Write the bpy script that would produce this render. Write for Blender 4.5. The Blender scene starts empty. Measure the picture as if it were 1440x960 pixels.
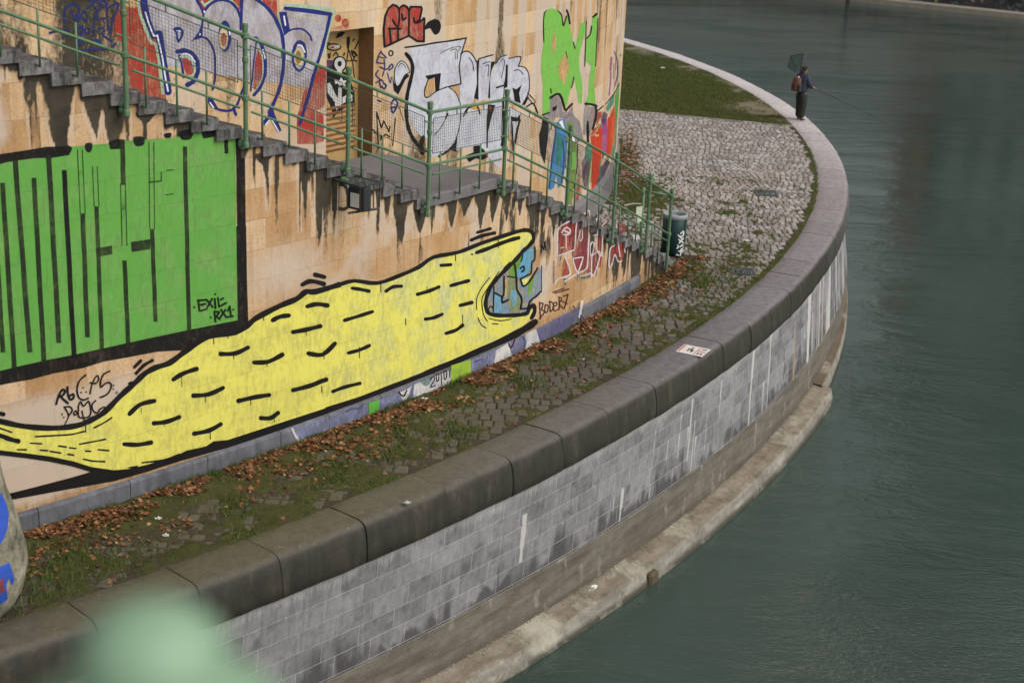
import bpy, bmesh, math, random
import numpy as np
from mathutils import Vector, Matrix
from mathutils.geometry import delaunay_2d_cdt
random.seed(7); RNG = np.random.default_rng(7)
SC = bpy.context.scene; COL = SC.collection
rad = math.radians
# ------------------------------------------------------------------ camera
CAM_H = 8.473; PITCH = rad(18); ROLL = rad(2.6); FPX = 2200.0
def ray(px, py):
    x = px-720; y = 480-py; c, s = math.cos(ROLL), math.sin(ROLL)
    u = c*x-s*y; v = s*x+c*y
    return (u, FPX*math.cos(PITCH)+v*math.sin(PITCH), -FPX*math.sin(PITCH)+v*math.cos(PITCH))
def ground(px, py, z=0.0):
    d = ray(px, py); t = (z-CAM_H)/d[2]
    return (d[0]*t, d[1]*t, z)
cd = bpy.data.cameras.new('camera'); cam = bpy.data.objects.new('camera', cd); COL.objects.link(cam)
cam.matrix_world = Matrix.Translation((0, 0, CAM_H)) @ Matrix.Rotation(rad(90)-PITCH, 4, 'X') @ Matrix.Rotation(ROLL, 4, 'Z')
cd.sensor_width = 36; cd.lens = 55; cd.clip_start = .1; cd.clip_end = 6000
cd.dof.use_dof = True; cd.dof.focus_distance = 25.0; cd.dof.aperture_fstop = 1.9
SC.camera = cam

# cylinders: C quay circle, B tower circle
class Cyl:
    def __init__(s, cx, cy, R, deg0): s.cx, s.cy, s.R, s.a0 = cx, cy, R, rad(deg0)
    def cast(s, px, py, off=0.0):
        d = ray(px, py); R = s.R+off
        a = d[0]**2+d[1]**2; b = -2*(d[0]*s.cx+d[1]*s.cy); c = s.cx**2+s.cy**2-R*R
        disc = max(b*b-4*a*c, 0.0); t = (-b-math.sqrt(disc))/(2*a)
        x, y = d[0]*t, d[1]*t
        return ((math.atan2(y-s.cy, x-s.cx)-s.a0)*s.R, CAM_H+d[2]*t)
    def pt(s, q, z, off=0.0):
        a = s.a0+q/s.R; r = s.R+off
        return (s.cx+r*math.cos(a), s.cy+r*math.sin(a), z)
QX, QY = -38.96, 49.03
WA = Cyl(QX, QY, 45.6, -44)          # face of the stair wall
WB = Cyl(-29.367, 43.427, 32.0, -75) # face of the round tower wall
def pol(r, deg, z): return (QX+r*math.cos(rad(deg)), QY+r*math.sin(rad(deg)), z)
def s2deg(q): return -44+math.degrees(q/45.6)
def r_tower(deg):                    # radius of the tower face seen from the quay centre
    ux, uy = math.cos(rad(deg)), math.sin(rad(deg)); wx, wy = QX-WB.cx, QY-WB.cy
    b = wx*ux+wy*uy
    return -b+math.sqrt(max(b*b-(wx*wx+wy*wy)+WB.R**2, 0))

# ------------------------------------------------------------------ noise
_L = RNG.random((256, 256))
def vnoise(x, y):
    x = np.asarray(x, float); y = np.asarray(y, float)
    xi = np.floor(x).astype(int); yi = np.floor(y).astype(int); fx = x-xi; fy = y-yi
    fx = fx*fx*(3-2*fx); fy = fy*fy*(3-2*fy)
    a = _L[xi & 255, yi & 255]; b = _L[(xi+1) & 255, yi & 255]; c = _L[xi & 255, (yi+1) & 255]; d = _L[(xi+1) & 255, (yi+1) & 255]
    return (a*(1-fx)+b*fx)*(1-fy)+(c*(1-fx)+d*fx)*fy
def fbm(x, y, o=4):
    r = 0; w = .5; n = 0
    for k in range(o): r = r+w*vnoise(x*2**k+17*k, y*2**k+31*k); n += w; w *= .5
    return r/n
def sstep(a, b, x): t = np.clip((x-a)/(b-a), 0, 1); return t*t*(3-2*t)

# ------------------------------------------------------------------ materials
class NT:
    def __init__(s, name):
        s.m = bpy.data.materials.new(name); s.m.use_nodes = True; s.t = s.m.node_tree; s.t.nodes.clear()
    def n(s, typ, **k):
        n = s.t.nodes.new(typ)
        for a, v in k.items():
            if a == 'inp':
                for q, w in v.items():
                    if isinstance(w, bpy.types.NodeSocket): s.t.links.new(w, n.inputs[q])
                    else: n.inputs[q].default_value = w
            else: setattr(n, a, v)
        return n
    def math(s, op, a, b=0.5, clamp=False):
        n = s.n('ShaderNodeMath', operation=op, use_clamp=clamp)
        for i, w in enumerate((a, b)):
            if isinstance(w, bpy.types.NodeSocket): s.t.links.new(w, n.inputs[i])
            else: n.inputs[i].default_value = w
        return n.outputs[0]
    def mix(s, f, a, b, blend='MIX'):
        n = s.n('ShaderNodeMix', data_type='RGBA', blend_type=blend)
        for i, w in ((0, f), (6, a), (7, b)):
            if isinstance(w, bpy.types.NodeSocket): s.t.links.new(w, n.inputs[i])
            else: n.inputs[i].default_value = w if i == 0 else (*w[:3], 1)
        return n.outputs[2]
    def ramp(s, f, stops):
        n = s.n('ShaderNodeValToRGB'); e = n.color_ramp.elements
        while len(e) < len(stops): e.new(.5)
        for x, (p, c) in zip(e, stops):
            x.position = p; x.color = (*c, 1) if not isinstance(c, (int, float)) else (c, c, c, 1)
        s.t.links.new(f, n.inputs[0]); return n.outputs[0]
    def noise(s, vec, scale=5, detail=4, rough=.55, dist=0, xyz=None):
        if xyz: vec = s.n('ShaderNodeMapping', inp={'Vector': vec, 'Scale': xyz}).outputs[0]
        return s.n('ShaderNodeTexNoise', inp={'Vector': vec, 'Scale': scale, 'Detail': detail, 'Roughness': rough, 'Distortion': dist}).outputs[0]
    def uv(s): return s.n('ShaderNodeTexCoord').outputs['UV']
    def obj(s): return s.n('ShaderNodeNewGeometry').outputs['Position']
    def attr(s, name): return s.n('ShaderNodeAttribute', attribute_name=name).outputs['Fac']
    def island(s): return s.n('ShaderNodeNewGeometry').outputs['Random Per Island']
    def bump(s, h, strength=.4, dist=.01):
        return s.n('ShaderNodeBump', inp={'Height': h, 'Strength': strength, 'Distance': dist}).outputs[0]
    def bsdf(s, col, rough=.8, normal=None, metal=0.0, spec=.18):
        i = {'Base Color': col if isinstance(col, bpy.types.NodeSocket) else (*col, 1), 'Roughness': rough, 'Metallic': metal, 'Specular IOR Level': spec}
        if normal is not None: i['Normal'] = normal
        return s.n('ShaderNodeBsdfPrincipled', inp=i).outputs[0]
    def out(s, sh):
        o = s.n('ShaderNodeOutputMaterial'); s.t.links.new(sh, o.inputs[0]); return s.m
def hexc(h):
    h = h.lstrip('#'); r = [int(h[i:i+2], 16)/255 for i in (0, 2, 4)]
    return tuple(x/12.92 if x <= .04045 else ((x+.055)/1.055)**2.4 for x in r)

def brick(T, uv, w, h, mortar=.006, off=.5, smooth=.3, sq=1.0):
    return T.n('ShaderNodeTexBrick', offset=off, squash=sq, inp={'Vector': uv, 'Color1': (0, 0, 0, 1), 'Color2': (1, 1, 1, 1), 'Mortar': (.5, .5, .5, 1), 'Scale': 1.0,
        'Mortar Size': mortar, 'Mortar Smooth': smooth, 'Brick Width': w, 'Row Height': h})
JA = dict(w=.84, h=.424); JB = dict(w=.95, h=.425)
def off_uv(T, dz, ds=0.0): return T.n('ShaderNodeMapping', inp={'Vector': T.uv(), 'Location': (ds, dz, 0)}).outputs[0]

def sandstone(name, J, dz, dark, mid, light, streak=1.0):
    T = NT(name); uv = off_uv(T, dz); raw = T.uv()
    wob = T.n('ShaderNodeVectorMath', operation='ADD', inp={0: uv, 1: T.n('ShaderNodeVectorMath', operation='SCALE', inp={0: T.n('ShaderNodeTexNoise', inp={'Vector': raw, 'Scale': 2.5, 'Detail': 3}).outputs['Color'], 'Scale': .02}).outputs[0]}).outputs[0]
    b = brick(T, wob, J['w'], J['h'], .004, .43, .6)
    bc = b.outputs['Color']; mf = b.outputs['Fac']
    n1 = T.noise(raw, 1.0, 5, .6, .3, (3.5, .35, 1)); n2 = T.noise(raw, 3.0, 6, .65); n3 = T.noise(raw, 28, 5, .7)
    n4 = T.noise(raw, 1.0, 6, .7, .2, (9, .6, 1))
    f = T.math('ADD', T.math('MULTIPLY', bc, .34), T.math('ADD', T.math('MULTIPLY', n1, .5*streak), T.math('MULTIPLY', n2, .35)))
    col = T.ramp(f, [(.22, dark), (.5, mid), (.86, light)])
    col = T.mix(T.math('MULTIPLY', T.ramp(n4, [(.5, 0.0), (.74, 1.0)]), .45), col, (dark[0]*.62, dark[1]*.55, dark[2]*.5))
    col = T.mix(T.ramp(n3, [(.42, .0), (.70, .34)]), col, (.10, .07, .045))
    col = T.mix(T.math('MULTIPLY', mf, T.ramp(n2, [(.3, .05), (.65, .6)])), col, (.10, .075, .05))
    pale = T.attr('pale'); stain = T.attr('stain')
    nb = T.noise(raw, 14, 5, .7, .4, (1.6, .7, 1))
    pf = T.ramp(T.math('ADD', T.math('MULTIPLY', pale, 1.2), T.math('MULTIPLY', T.math('SUBTRACT', nb, .5), .8)), [(.25, 0.0), (.85, .75)])
    col = T.mix(pf, col, (.50, .43, .36))
    sf = T.ramp(T.math('ADD', T.math('MULTIPLY', stain, 1.2), T.math('MULTIPLY', T.math('SUBTRACT', nb, .5), 1.5)), [(.32, 0.0), (.85, .97)])
    col = T.mix(sf, col, T.ramp(n2, [(.3, (.016, .016, .013)), (.7, (.060, .054, .040))]))
    h = T.math('SUBTRACT', T.math('ADD', T.math('MULTIPLY', n3, .35), T.math('MULTIPLY', n2, .6)), T.math('MULTIPLY', mf, .8))
    return T.out(T.bsdf(col, .86, T.bump(h, .55, .012)))
M = {}
M['stone_a'] = sandstone('weathered_sandstone', JA, -.02, (.27, .145, .060), (.47, .285, .135), (.64, .47, .30))
M['stone_b'] = sandstone('tower_sandstone', JB, -.10, (.29, .16, .065), (.54, .345, .17), (.72, .56, .37))

def paint(name, hexcol, wear=.25, J=JA, dz=-.02, tint=None, var=.25, rough=.62, streak=True, fade=0.0, tu=None, tamt=.75):
    c = hexc(hexcol) if isinstance(hexcol, str) else hexcol
    T = NT(name); raw = T.uv(); uv = off_uv(T, dz)
    wob = T.n('ShaderNodeVectorMath', operation='ADD', inp={0: uv, 1: T.n('ShaderNodeVectorMath', operation='SCALE', inp={0: T.n('ShaderNodeTexNoise', inp={'Vector': raw, 'Scale': 2.5, 'Detail': 3}).outputs['Color'], 'Scale': .02}).outputs[0]}).outputs[0]
    b = brick(T, wob, J['w'], J['h'], .004, .43, .6)
    n1 = T.noise(raw, 1, 5, .6, .3, (4, .5, 1)); n2 = T.noise(raw, 2.2, 5, .65, .5); n3 = T.noise(raw, 30, 5, .65)
    col = T.mix(T.math('MULTIPLY', T.ramp(n1, [(.3, 0.0), (.75, 1.0)]), var), c, tuple(x*.62+.015 for x in c))
    col = T.mix(T.math('MULTIPLY', b.outputs['Color'], var*.4), col, tuple(min(1, x*1.15+.01) for x in c))
    if tint:
        tf = T.ramp(n2, [(.46, 0.0), (.72, tamt)])
        if tu:
            u = T.n('ShaderNodeSeparateXYZ', inp={0: raw}).outputs[0]
            tf = T.math('MULTIPLY', tf, T.n('ShaderNodeMapRange', inp={0: u, 1: tu[0], 2: tu[1], 3: .12, 4: 1.0}).outputs[0])
        col = T.mix(tf, col, tint)
    col = T.mix(T.math('MULTIPLY', b.outputs['Fac'], T.ramp(n2, [(.3, .1), (.65, .55)])), col, tuple(x*.25+.01 for x in c))
    sh = T.bsdf(col, rough, T.bump(T.math('SUBTRACT', T.math('MULTIPLY', n3, .5), b.outputs['Fac']), .4, .008), spec=.16)
    # wear: the stone shows through where the paint has flaked
    nw = T.noise(raw, 9, 6, .75, .6, (1.5, .6, 1)) if streak else n3
    thr = 1-.62*wear-.12
    w = T.math('ADD', T.math('MULTIPLY', T.ramp(T.math('ADD', T.math('MULTIPLY', nw, .6), T.math('MULTIPLY', n2, .45)), [(thr-.30, 0.0), (thr-.10, 1.0)]), min(1, wear*2.4)), fade, True)
    tr = T.n('ShaderNodeBsdfTransparent').outputs[0]
    mx = T.n('ShaderNodeMixShader', inp={0: w, 1: sh, 2: tr}).outputs[0]
    return T.out(mx)

def granite(name, a, b, c=None, moss=0.0, joints=None, rough=.8, dirt=.5):
    T = NT(name); P = T.obj()
    n1 = T.noise(P, 1.3, 5, .6); n2 = T.noise(P, 9, 6, .7); n3 = T.noise(P, 90, 3, .6)
    f = T.math('ADD', T.math('MULTIPLY', n1, .55), T.math('MULTIPLY', n2, .45))
    col = T.ramp(f, [(.3, a), (.68, b)])
    col = T.mix(T.math('MULTIPLY', T.island(), .35), col, tuple(x*.55 for x in a))
    col = T.mix(T.ramp(n3, [(.45, 0.0), (.7, .5)]), col, c or tuple(min(1, x*1.6) for x in b))
    col = T.mix(T.math('MULTIPLY', T.ramp(n2, [(.5, 0.0), (.75, 1.0)]), dirt), col, (.03, .028, .024))
    if moss: col = T.mix(T.math('MULTIPLY', T.ramp(T.math('ADD', T.math('MULTIPLY', n1, .6), T.math('MULTIPLY', n2, .4)), [(.46, 0.0), (.62, 1.0)]), moss), col, (.055, .062, .02))
    return T.out(T.bsdf(col, rough, T.bump(T.math('ADD', T.math('MULTIPLY', n2, .6), T.math('MULTIPLY', n3, .4)), .5, .01)))
def step_mat():
    T = NT('step_granite'); P = T.obj(); n1 = T.noise(P, 2.6, 5, .65); n2 = T.noise(P, 8, 6, .75, .3); n3 = T.noise(P, 90, 3, .6); n4 = T.noise(P, 1, 5, .7, .4, (7, 7, 1.6))
    col = T.ramp(T.math('ADD', T.math('MULTIPLY', n1, .5), T.math('MULTIPLY', n2, .5)), [(.36, (.05, .047, .042)), (.5, (.17, .165, .165)), (.70, (.36, .35, .36))])
    col = T.mix(T.math('MULTIPLY', T.island(), .3), col, (.06, .055, .05))
    col = T.mix(T.math('MULTIPLY', T.ramp(n4, [(.46, 0.0), (.60, 1.0)]), .9), col, (.022, .021, .018))
    col = T.mix(T.ramp(n3, [(.45, 0.0), (.7, .3)]), col, (.30, .29, .28))
    return T.out(T.bsdf(col, .8, T.bump(T.math('ADD', n2, T.math('MULTIPLY', n3, .4)), .9, .02)))
M['step'] = step_mat()
M['landing'] = granite('landing_stone', (.12, .115, .12), (.19, .18, .185), dirt=.35)

def plain(name, col, rough=.5, metal=0.0, var=.3, scale=8, spec=.4):
    c = hexc(col) if isinstance(col, str) else col
    T = NT(name); P = T.obj(); n = T.noise(P, scale, 5, .65); n2 = T.noise(P, scale*6, 4, .6)
    k = T.mix(T.math('MULTIPLY', T.ramp(n, [(.35, 0.0), (.7, 1.0)]), var), c, tuple(x*.5 for x in c))
    k = T.mix(T.math('MULTIPLY', T.ramp(n2, [(.55, 0.0), (.75, 1.0)]), var*.6), k, tuple(min(1, x*1.5+.02) for x in c))
    return T.out(T.bsdf(k, rough, T.bump(n2, .15, .004), metal, spec))
M['green'] = plain('green_rail_paint', (.10, .19, .10), .42, var=.55, scale=6)
M['wire'] = plain('dull_wire', (.045, .06, .045), .55)
M['iron'] = plain('dark_iron', (.022, .026, .028), .5)
M['galv'] = plain('galvanised_steel', (.13, .145, .15), .45, .6)

# ------------------------------------------------------------------ objects
def setp(o, label=None, cat=None, group=None, kind=None):
    for k, v in (('label', label), ('category', cat), ('group', group), ('kind', kind)):
        if v: o[k] = v
    return o
def empty(name, loc=(0, 0, 0), **k):
    o = bpy.data.objects.new(name, None); COL.objects.link(o); o.location = loc; o.empty_display_size = .2
    return setp(o, **k)
def mesh(name, V, F, mats, parent=None, mi=None, uv=None, smooth=False, attrs=None, **k):
    me = bpy.data.meshes.new(name)
    if isinstance(V, np.ndarray): V = V.tolist()
    if parent is not None:
        l = parent_loc(parent); V = [(v[0]-l[0], v[1]-l[1], v[2]-l[2]) for v in V]
    me.from_pydata(V, [], F if isinstance(F, list) else F.tolist())
    if not isinstance(mats, (list, tuple)): mats = [mats]
    for m in mats: me.materials.append(m)
    if mi is not None: me.polygons.foreach_set('material_index', mi)
    if uv is not None:
        u = me.uv_layers.new(name='UVMap'); idx = np.empty(len(me.loops), int); me.loops.foreach_get('vertex_index', idx)
        u.data.foreach_set('uv', np.asarray(uv, float)[idx].ravel())
    for a, vals in (attrs or {}).items():
        at = me.attributes.new(a, 'FLOAT', 'POINT'); at.data.foreach_set('value', np.asarray(vals, np.float32))
    if smooth: me.polygons.foreach_set('use_smooth', [True]*len(me.polygons))
    me.update()
    o = bpy.data.objects.new(name, me); COL.objects.link(o)
    if parent is not None: o.parent = parent
    return setp(o, **k)
def parent_loc(p):
    l = Vector((0, 0, 0))
    while p is not None: l = l+p.location; p = p.parent
    return l
class MB:
    def __init__(s): s.V = []; s.F = []; s.mi = []; s.cur = 0
    def add(s, V, F):
        n = len(s.V); s.V += [tuple(v) for v in V]; s.F += [tuple(i+n for i in f) for f in F]; s.mi += [s.cur]*len(F)
    def tube(s, pts, r, n=8, cap=True):
        pts = [Vector(p) for p in pts]; R = r if isinstance(r, (list, tuple)) else [r]*len(pts); V = []
        up = None
        for i, p in enumerate(pts):
            d = (pts[min(i+1, len(pts)-1)]-pts[max(i-1, 0)]).normalized()
            if up is None: up = Vector((0, 0, 1)) if abs(d.z) < .9 else Vector((1, 0, 0))
            a = d.cross(up).normalized(); b = a.cross(d).normalized(); up = b
            V += [p+(a*math.cos(2*math.pi*k/n)+b*math.sin(2*math.pi*k/n))*R[i] for k in range(n)]
        F = [(i*n+k, i*n+(k+1) % n, (i+1)*n+(k+1) % n, (i+1)*n+k) for i in range(len(pts)-1) for k in range(n)]
        if cap: F += [tuple(range(n))[::-1], tuple(range((len(pts)-1)*n, len(pts)*n))]
        s.add(V, F)
    def box(s, c, size, M3=None, bev=0.0):
        x, y, z = (q/2 for q in size); c = Vector(c)
        if bev:
            bm = bmesh.new(); bmesh.ops.create_cube(bm, size=1); 
            for v in bm.verts: v.co = Vector((v.co.x*size[0], v.co.y*size[1], v.co.z*size[2]))
            bmesh.ops.bevel(bm, geom=bm.edges[:], offset=bev, segments=1, affect='EDGES')
            bm.verts.index_update(); V = [v.co.copy() for v in bm.verts]; F = [tuple(v.index for v in f.verts) for f in bm.faces]; bm.free()
        else:
            V = [Vector((i*x, j*y, k*z)) for i in (-1, 1) for j in (-1, 1) for k in (-1, 1)]
            F = [(0, 1, 3, 2), (4, 6, 7, 5), (0, 4, 5, 1), (2, 3, 7, 6), (0, 2, 6, 4), (1, 5, 7, 3)]
        if M3 is not None: V = [M3 @ v for v in V]
        s.add([v+c for v in V], F)
    def lathe(s, c, prof, n=24, M3=None):
        V = []; c = Vector(c)
        for r, z in prof:
            for k in range(n):
                v = Vector((r*math.cos(2*math.pi*k/n), r*math.sin(2*math.pi*k/n), z))
                V.append((M3 @ v if M3 is not None else v)+c)
        F = [(i*n+k, i*n+(k+1) % n, (i+1)*n+(k+1) % n, (i+1)*n+k) for i in range(len(prof)-1) for k in range(n)]
        if prof[0][0] > 1e-4: F.append(tuple(range(n))[::-1])
        if prof[-1][0] > 1e-4: F.append(tuple(range((len(prof)-1)*n, len(prof)*n)))
        s.add(V, F)
    def sphere(s, c, r, n=10, sc=(1, 1, 1), M3=None):
        pr = [(max(math.sin(math.pi*i/(n//2+2)), 0)*r, -math.cos(math.pi*i/(n//2+2))*r) for i in range(n//2+3)]
        V = []; c = Vector(c)
        for q, z in pr:
            for k in range(n):
                v = Vector((q*math.cos(2*math.pi*k/n)*sc[0], q*math.sin(2*math.pi*k/n)*sc[1], z*sc[2]))
                V.append((M3 @ v if M3 is not None else v)+c)
        F = [(i*n+k, i*n+(k+1) % n, (i+1)*n+(k+1) % n, (i+1)*n+k) for i in range(len(pr)-1) for k in range(n)]
        s.add(V, F)
    def build(s, name, mats, parent=None, smooth=False, **k):
        return mesh(name, s.V, s.F, mats, parent, mi=s.mi, smooth=smooth, **k)

# ================================================================== steps and stair wall
TREAD = .392; RU = .1505; RL = .156
Z_LAND = 3.2; S_L0, S_L1 = 7.25, 9.55
steps = []                                     # (s0, s1, ztop)
z = Z_LAND; s1 = S_L0
for i in range(30):
    z += RU; steps.append((s1-TREAD, s1, z)); s1 -= TREAD
steps = steps[::-1]; n_up = len(steps)
steps.append((S_L0, S_L1, Z_LAND))
z = Z_LAND; s0 = S_L1
while z-RL > .05:
    z -= RL; steps.append((s0, s0+TREAD+.005, z)); s0 += TREAD+.005
S_END = s0
stair = empty('staircase', WA.pt(8, 0), label='worn grey stone stairs with a landing along the top of the painted wall', cat='staircase')
TH = .135
for (a, b, zt) in steps:
    V = []; F = []
    n = max(6, int((b-a)/.08)+1); e = .012
    nose = .035
    lo = zt-TH-.02 if b-a < 1 else zt-.17
    for i in range(n+1):
        q = a+(b+nose-a)*i/n; dg = s2deg(q); ri = r_tower(dg)-.03
        jr = 45.655+random.uniform(-.010, .010); zj = random.uniform(-.008, .004)
        V += [pol(jr-e*2, dg, zt+zj*.3), pol(jr, dg, zt-e*1.6+zj), pol(jr, dg, lo), pol(ri, dg, lo), pol(ri, dg, zt)]
    for i in range(n):
        for k in range(5): F.append((i*5+k, i*5+(k+1) % 5, (i+1)*5+(k+1) % 5, (i+1)*5+k))
    F += [(4, 3, 2, 1, 0), tuple(n*5+k for k in range(5))]
    mesh('landing' if b-a > 1 else 'step', V, F, M['landing'] if b-a > 1 else M['step'], stair)
def step_z(q):
    for a, b, zt in steps:
        if a <= q < b: return zt
    return steps[0][2] if q < steps[0][0] else 0.0
def slope_z(q):                                # nosing line
    if q < S_L0: return Z_LAND+(S_L0-q)*RU/TREAD
    if q < S_L1: return Z_LAND
    return Z_LAND-(q-S_L1)*RL/(TREAD+.005)

wallA = empty('stair_wall', WA.pt(8, 0), label='curved sandstone retaining wall under the stairs, painted with a green panel and a long yellow creature', cat='wall')
V = []; F = []; UV = []; ST = []; PA = []
wr = random.Random(3)
wedges = []
for (a, b, zt) in steps:
    if b-a > 1:
        for q in (a+.15, a+.95, a+1.3, a+1.75, a+2.1): wedges.append((q, .12+wr.random()*.1, .25+wr.random()*.4, zt-.17))
        continue
    top = zt-TH-.02
    if wr.random() < .78: wedges.append((a+wr.uniform(.0, .20), wr.uniform(.05, .20), wr.choice([.12, .22, .35, .5, .75, 1.0])*wr.uniform(.8, 1.2), top))
    for _ in range(wr.choice([0, 1, 1, 2])): wedges.append((a+wr.uniform(0, .38), wr.uniform(.012, .05), wr.uniform(.15, 1.1), top))
    if a > 9.5: wedges.append((a+.2, .11, .3+.4*wr.random(), top))
wedges.append(WA.cast(82, 100)[:1]+(.21, 1.12, step_z(WA.cast(82, 100)[0])-.15))
wedges.append(WA.cast(450, 240)[:1]+(.10, 1.2, step_z(WA.cast(450, 240)[0])-.15))
wedges.append(WA.cast(372, 240)[:1]+(.05, .3, step_z(WA.cast(372, 240)[0])-.15))
Wd = np.array(wedges)
def wallA_attr(q, z, top):
    st = np.zeros_like(q); pa = np.zeros_like(q)
    jit = (fbm(q*9, z*3.5)-.5)*.17
    for wq, hw, dp, wt in Wd:
        t = (wt-z)/dp
        w = hw*np.clip(1-t, 0, 1)**.75
        d = np.abs(q-wq+jit*.6)-w
        ok = (z < wt+.25) & (t < 1.1)
        st = np.maximum(st, np.where(ok & (t > -.3), sstep(.02, -.02, d), 0))
        pa = np.maximum(pa, np.where(ok & (t > .05), sstep(.05, .01, np.abs(d-.025))*.6, 0))
    band = sstep(.12, .0, top-z+(fbm(q*6, z*2+9)-.5)*.34)
    st = np.maximum(st, band*.9)
    st = np.maximum(st, sstep(.56, .70, fbm(q*7.5+11, z*.55+3))*sstep(1.6, .15, top-z)*.95)
    st = np.maximum(st, sstep(.62, .8, fbm(q*5, z*.9+40))*.45*sstep(1.2, .1, top-z))
    st = np.maximum(st, sstep(8.5, 11, q)*sstep(.50, .72, fbm(q*6+3, z*1.2))*.8*sstep(1.5, .3, top-z))
    st = np.maximum(st, sstep(.25, .0, z-.27+(fbm(q*5, z+2)-.5)*.2)*.35)
    pa = np.maximum(pa, sstep(.50, .75, fbm(q*.9+5, z*.9))*.75)
    pa = np.maximum(pa, sstep(1.95, 1.5, z)*sstep(2.6, 1.8, q)*.8)                       # pale old whitewash under the green panel
    pa = np.maximum(pa, np.exp(-((q-4.6)/1.0)**2-((z-2.6)/.5)**2)*.7)
    pa = pa*(1-sstep(.05, .5, st))
    return st, pa
segs = [(a, b, (zt-TH-.02 if b-a < 1 else zt-.17)) for a, b, zt in steps if b > -5]
segs.append((S_END, S_END+.25, .06))
for a, b, top in segs:
    top = max(top, .03); nx = max(2, int((b-a)/.026)); nz = max(2, int(top/.03))
    qs = np.linspace(a, b, nx+1); zs = np.linspace(-.1, top, nz+1)
    Qg, Zg = np.meshgrid(qs, zs, indexing='ij'); q = Qg.ravel(); z = Zg.ravel()
    st, pa = wallA_attr(q, z, top)
    n0 = len(V); ang = WA.a0+q/WA.R
    V += list(zip((WA.cx+WA.R*np.cos(ang)).tolist(), (WA.cy+WA.R*np.sin(ang)).tolist(), z.tolist()))
    UV += list(zip(q.tolist(), z.tolist())); ST += st.tolist(); PA += pa.tolist()
    m = nz+1
    F += [(n0+i*m+k, n0+(i+1)*m+k, n0+(i+1)*m+k+1, n0+i*m+k+1) for i in range(nx) for k in range(nz)]
# top return and end return so the wall has thickness
me_face = mesh('masonry', V, F, M['stone_a'], wallA, uv=UV, attrs={'stain': ST, 'pale': PA})
B = MB()
for a, b, top in segs:
    if top < .2: continue
    n = max(1, int((b-a)/.4)); 
    V = [pol(45.598, s2deg(a+(b-a)*i/n), top-.001) for i in range(n+1)]+[pol(45.1, s2deg(a+(b-a)*i/n), top-.001) for i in range(n+1)]
    B.add(V, [(i, i+1, n+2+i, n+1+i) for i in range(n)])
e = s2deg(S_END+.25); B.add([pol(45.6, e, -.1), pol(45.1, e, -.1), pol(45.1, e, .06), pol(45.6, e, .06)], [(0, 1, 2, 3)])
B.build('wall_core', granite('core_stone', (.2, .15, .1), (.3, .22, .15)), wallA)

# plinth
def ring_prism(s0, s1, prof, step=.25, cyl=WA, gap=None):
    """extrude profile [(off,z)...] (outer side) along the wall between two arc lengths"""
    n = max(1, int((s1-s0)/step)); V = []; F = []; m = len(prof)
    for i in range(n+1):
        q = s0+(s1-s0)*i/n
        V += [cyl.pt(q, zz, o) for o, zz in prof]
    for i in range(n):
        for k in range(m): F.append((i*m+k, (i+1)*m+k, (i+1)*m+(k+1) % m, i*m+(k+1) % m))
    F += [tuple(range(m))[::-1][::-1], tuple(n*m+k for k in range(m))[::-1]]
    return V, F
def plinth_mat():
    T = NT('plinth_granite'); P = T.obj()
    n1 = T.noise(P, 1.6, 5, .6); n2 = T.noise(P, 8, 6, .7, 0, (1, 1, .35)); n3 = T.noise(P, 60, 3)
    col = T.ramp(T.math('ADD', T.math('MULTIPLY', n1, .5), T.math('MULTIPLY', n2, .5)), [(.34, (.055, .056, .066)), (.6, (.17, .175, .20)), (.8, (.30, .30, .32))])
    col = T.mix(T.math('MULTIPLY', T.island(), .4), col, (.07, .072, .085))
    return T.out(T.bsdf(col, .75, T.bump(T.math('ADD', n2, n3), .4, .006)))
M['plinth'] = plinth_mat()
B = MB(); q = -3.2; rr = random.Random(5)
S_PL = WA.cast(899, 368)[0]
while q < S_PL-.3:
    L = rr.uniform(.95, 1.35); e = min(q+L, S_PL)
    V, F = ring_prism(q+.006, e-.006, [(.06, -.1), (.06, .235), (.045, .262), (0, .275), (-.05, .275), (-.05, -.1)]); B.add(V, F); q = e
B.build('plinth', M['plinth'], wallA)

# ================================================================== tower wall
tower = empty('tower_wall', WB.pt(20, 0), label='round sandstone tower wall behind the stairs with silver, red and green graffiti letters', cat='wall')
dl = WB.cast(459, 110)[0]; dr = WB.cast(525, 110)[0]; dtop = WB.cast(525, 38)[1]
QL = WB.cast(190, 50)[0]
def wallB_attr(q, z):
    st = sstep(.56, .74, fbm(q*3.0+8, z*.35+3))*.6
    st = np.maximum(st, sstep(.35, .0, z-slope_tower(q)+(fbm(q*5, z)-.5)*.3)*.5)
    st = np.maximum(st, sstep(QL+2.2, QL-1.5, q)*(.25+.6*sstep(.35, .6, fbm(q*3.4+1, z*.5))))
    pa = sstep(.50, .72, fbm(q*2.2+30, z*.4))*.7
    pa = np.maximum(pa, sstep(21.5, 25.5, q)*sstep(.35, .6, fbm(q*3.5, z*.4+7))*.95)
    return st, pa*(1-st)
def slope_tower(q):
    ang = WB.a0+np.asarray(q)/WB.R; x = WB.cx+WB.R*np.cos(ang)-QX; y = WB.cy+WB.R*np.sin(ang)-QY
    s = (np.arctan2(y, x)-rad(-44))*45.6
    return np.where(s < S_L0, Z_LAND+(S_L0-s)*RU/TREAD, np.where(s < S_L1, Z_LAND, np.maximum(Z_LAND-(s-S_L1)*RL/.397, 0)))
V = []; F = []; UV = []; ST = []; PA = []
TB = 11.6
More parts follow.
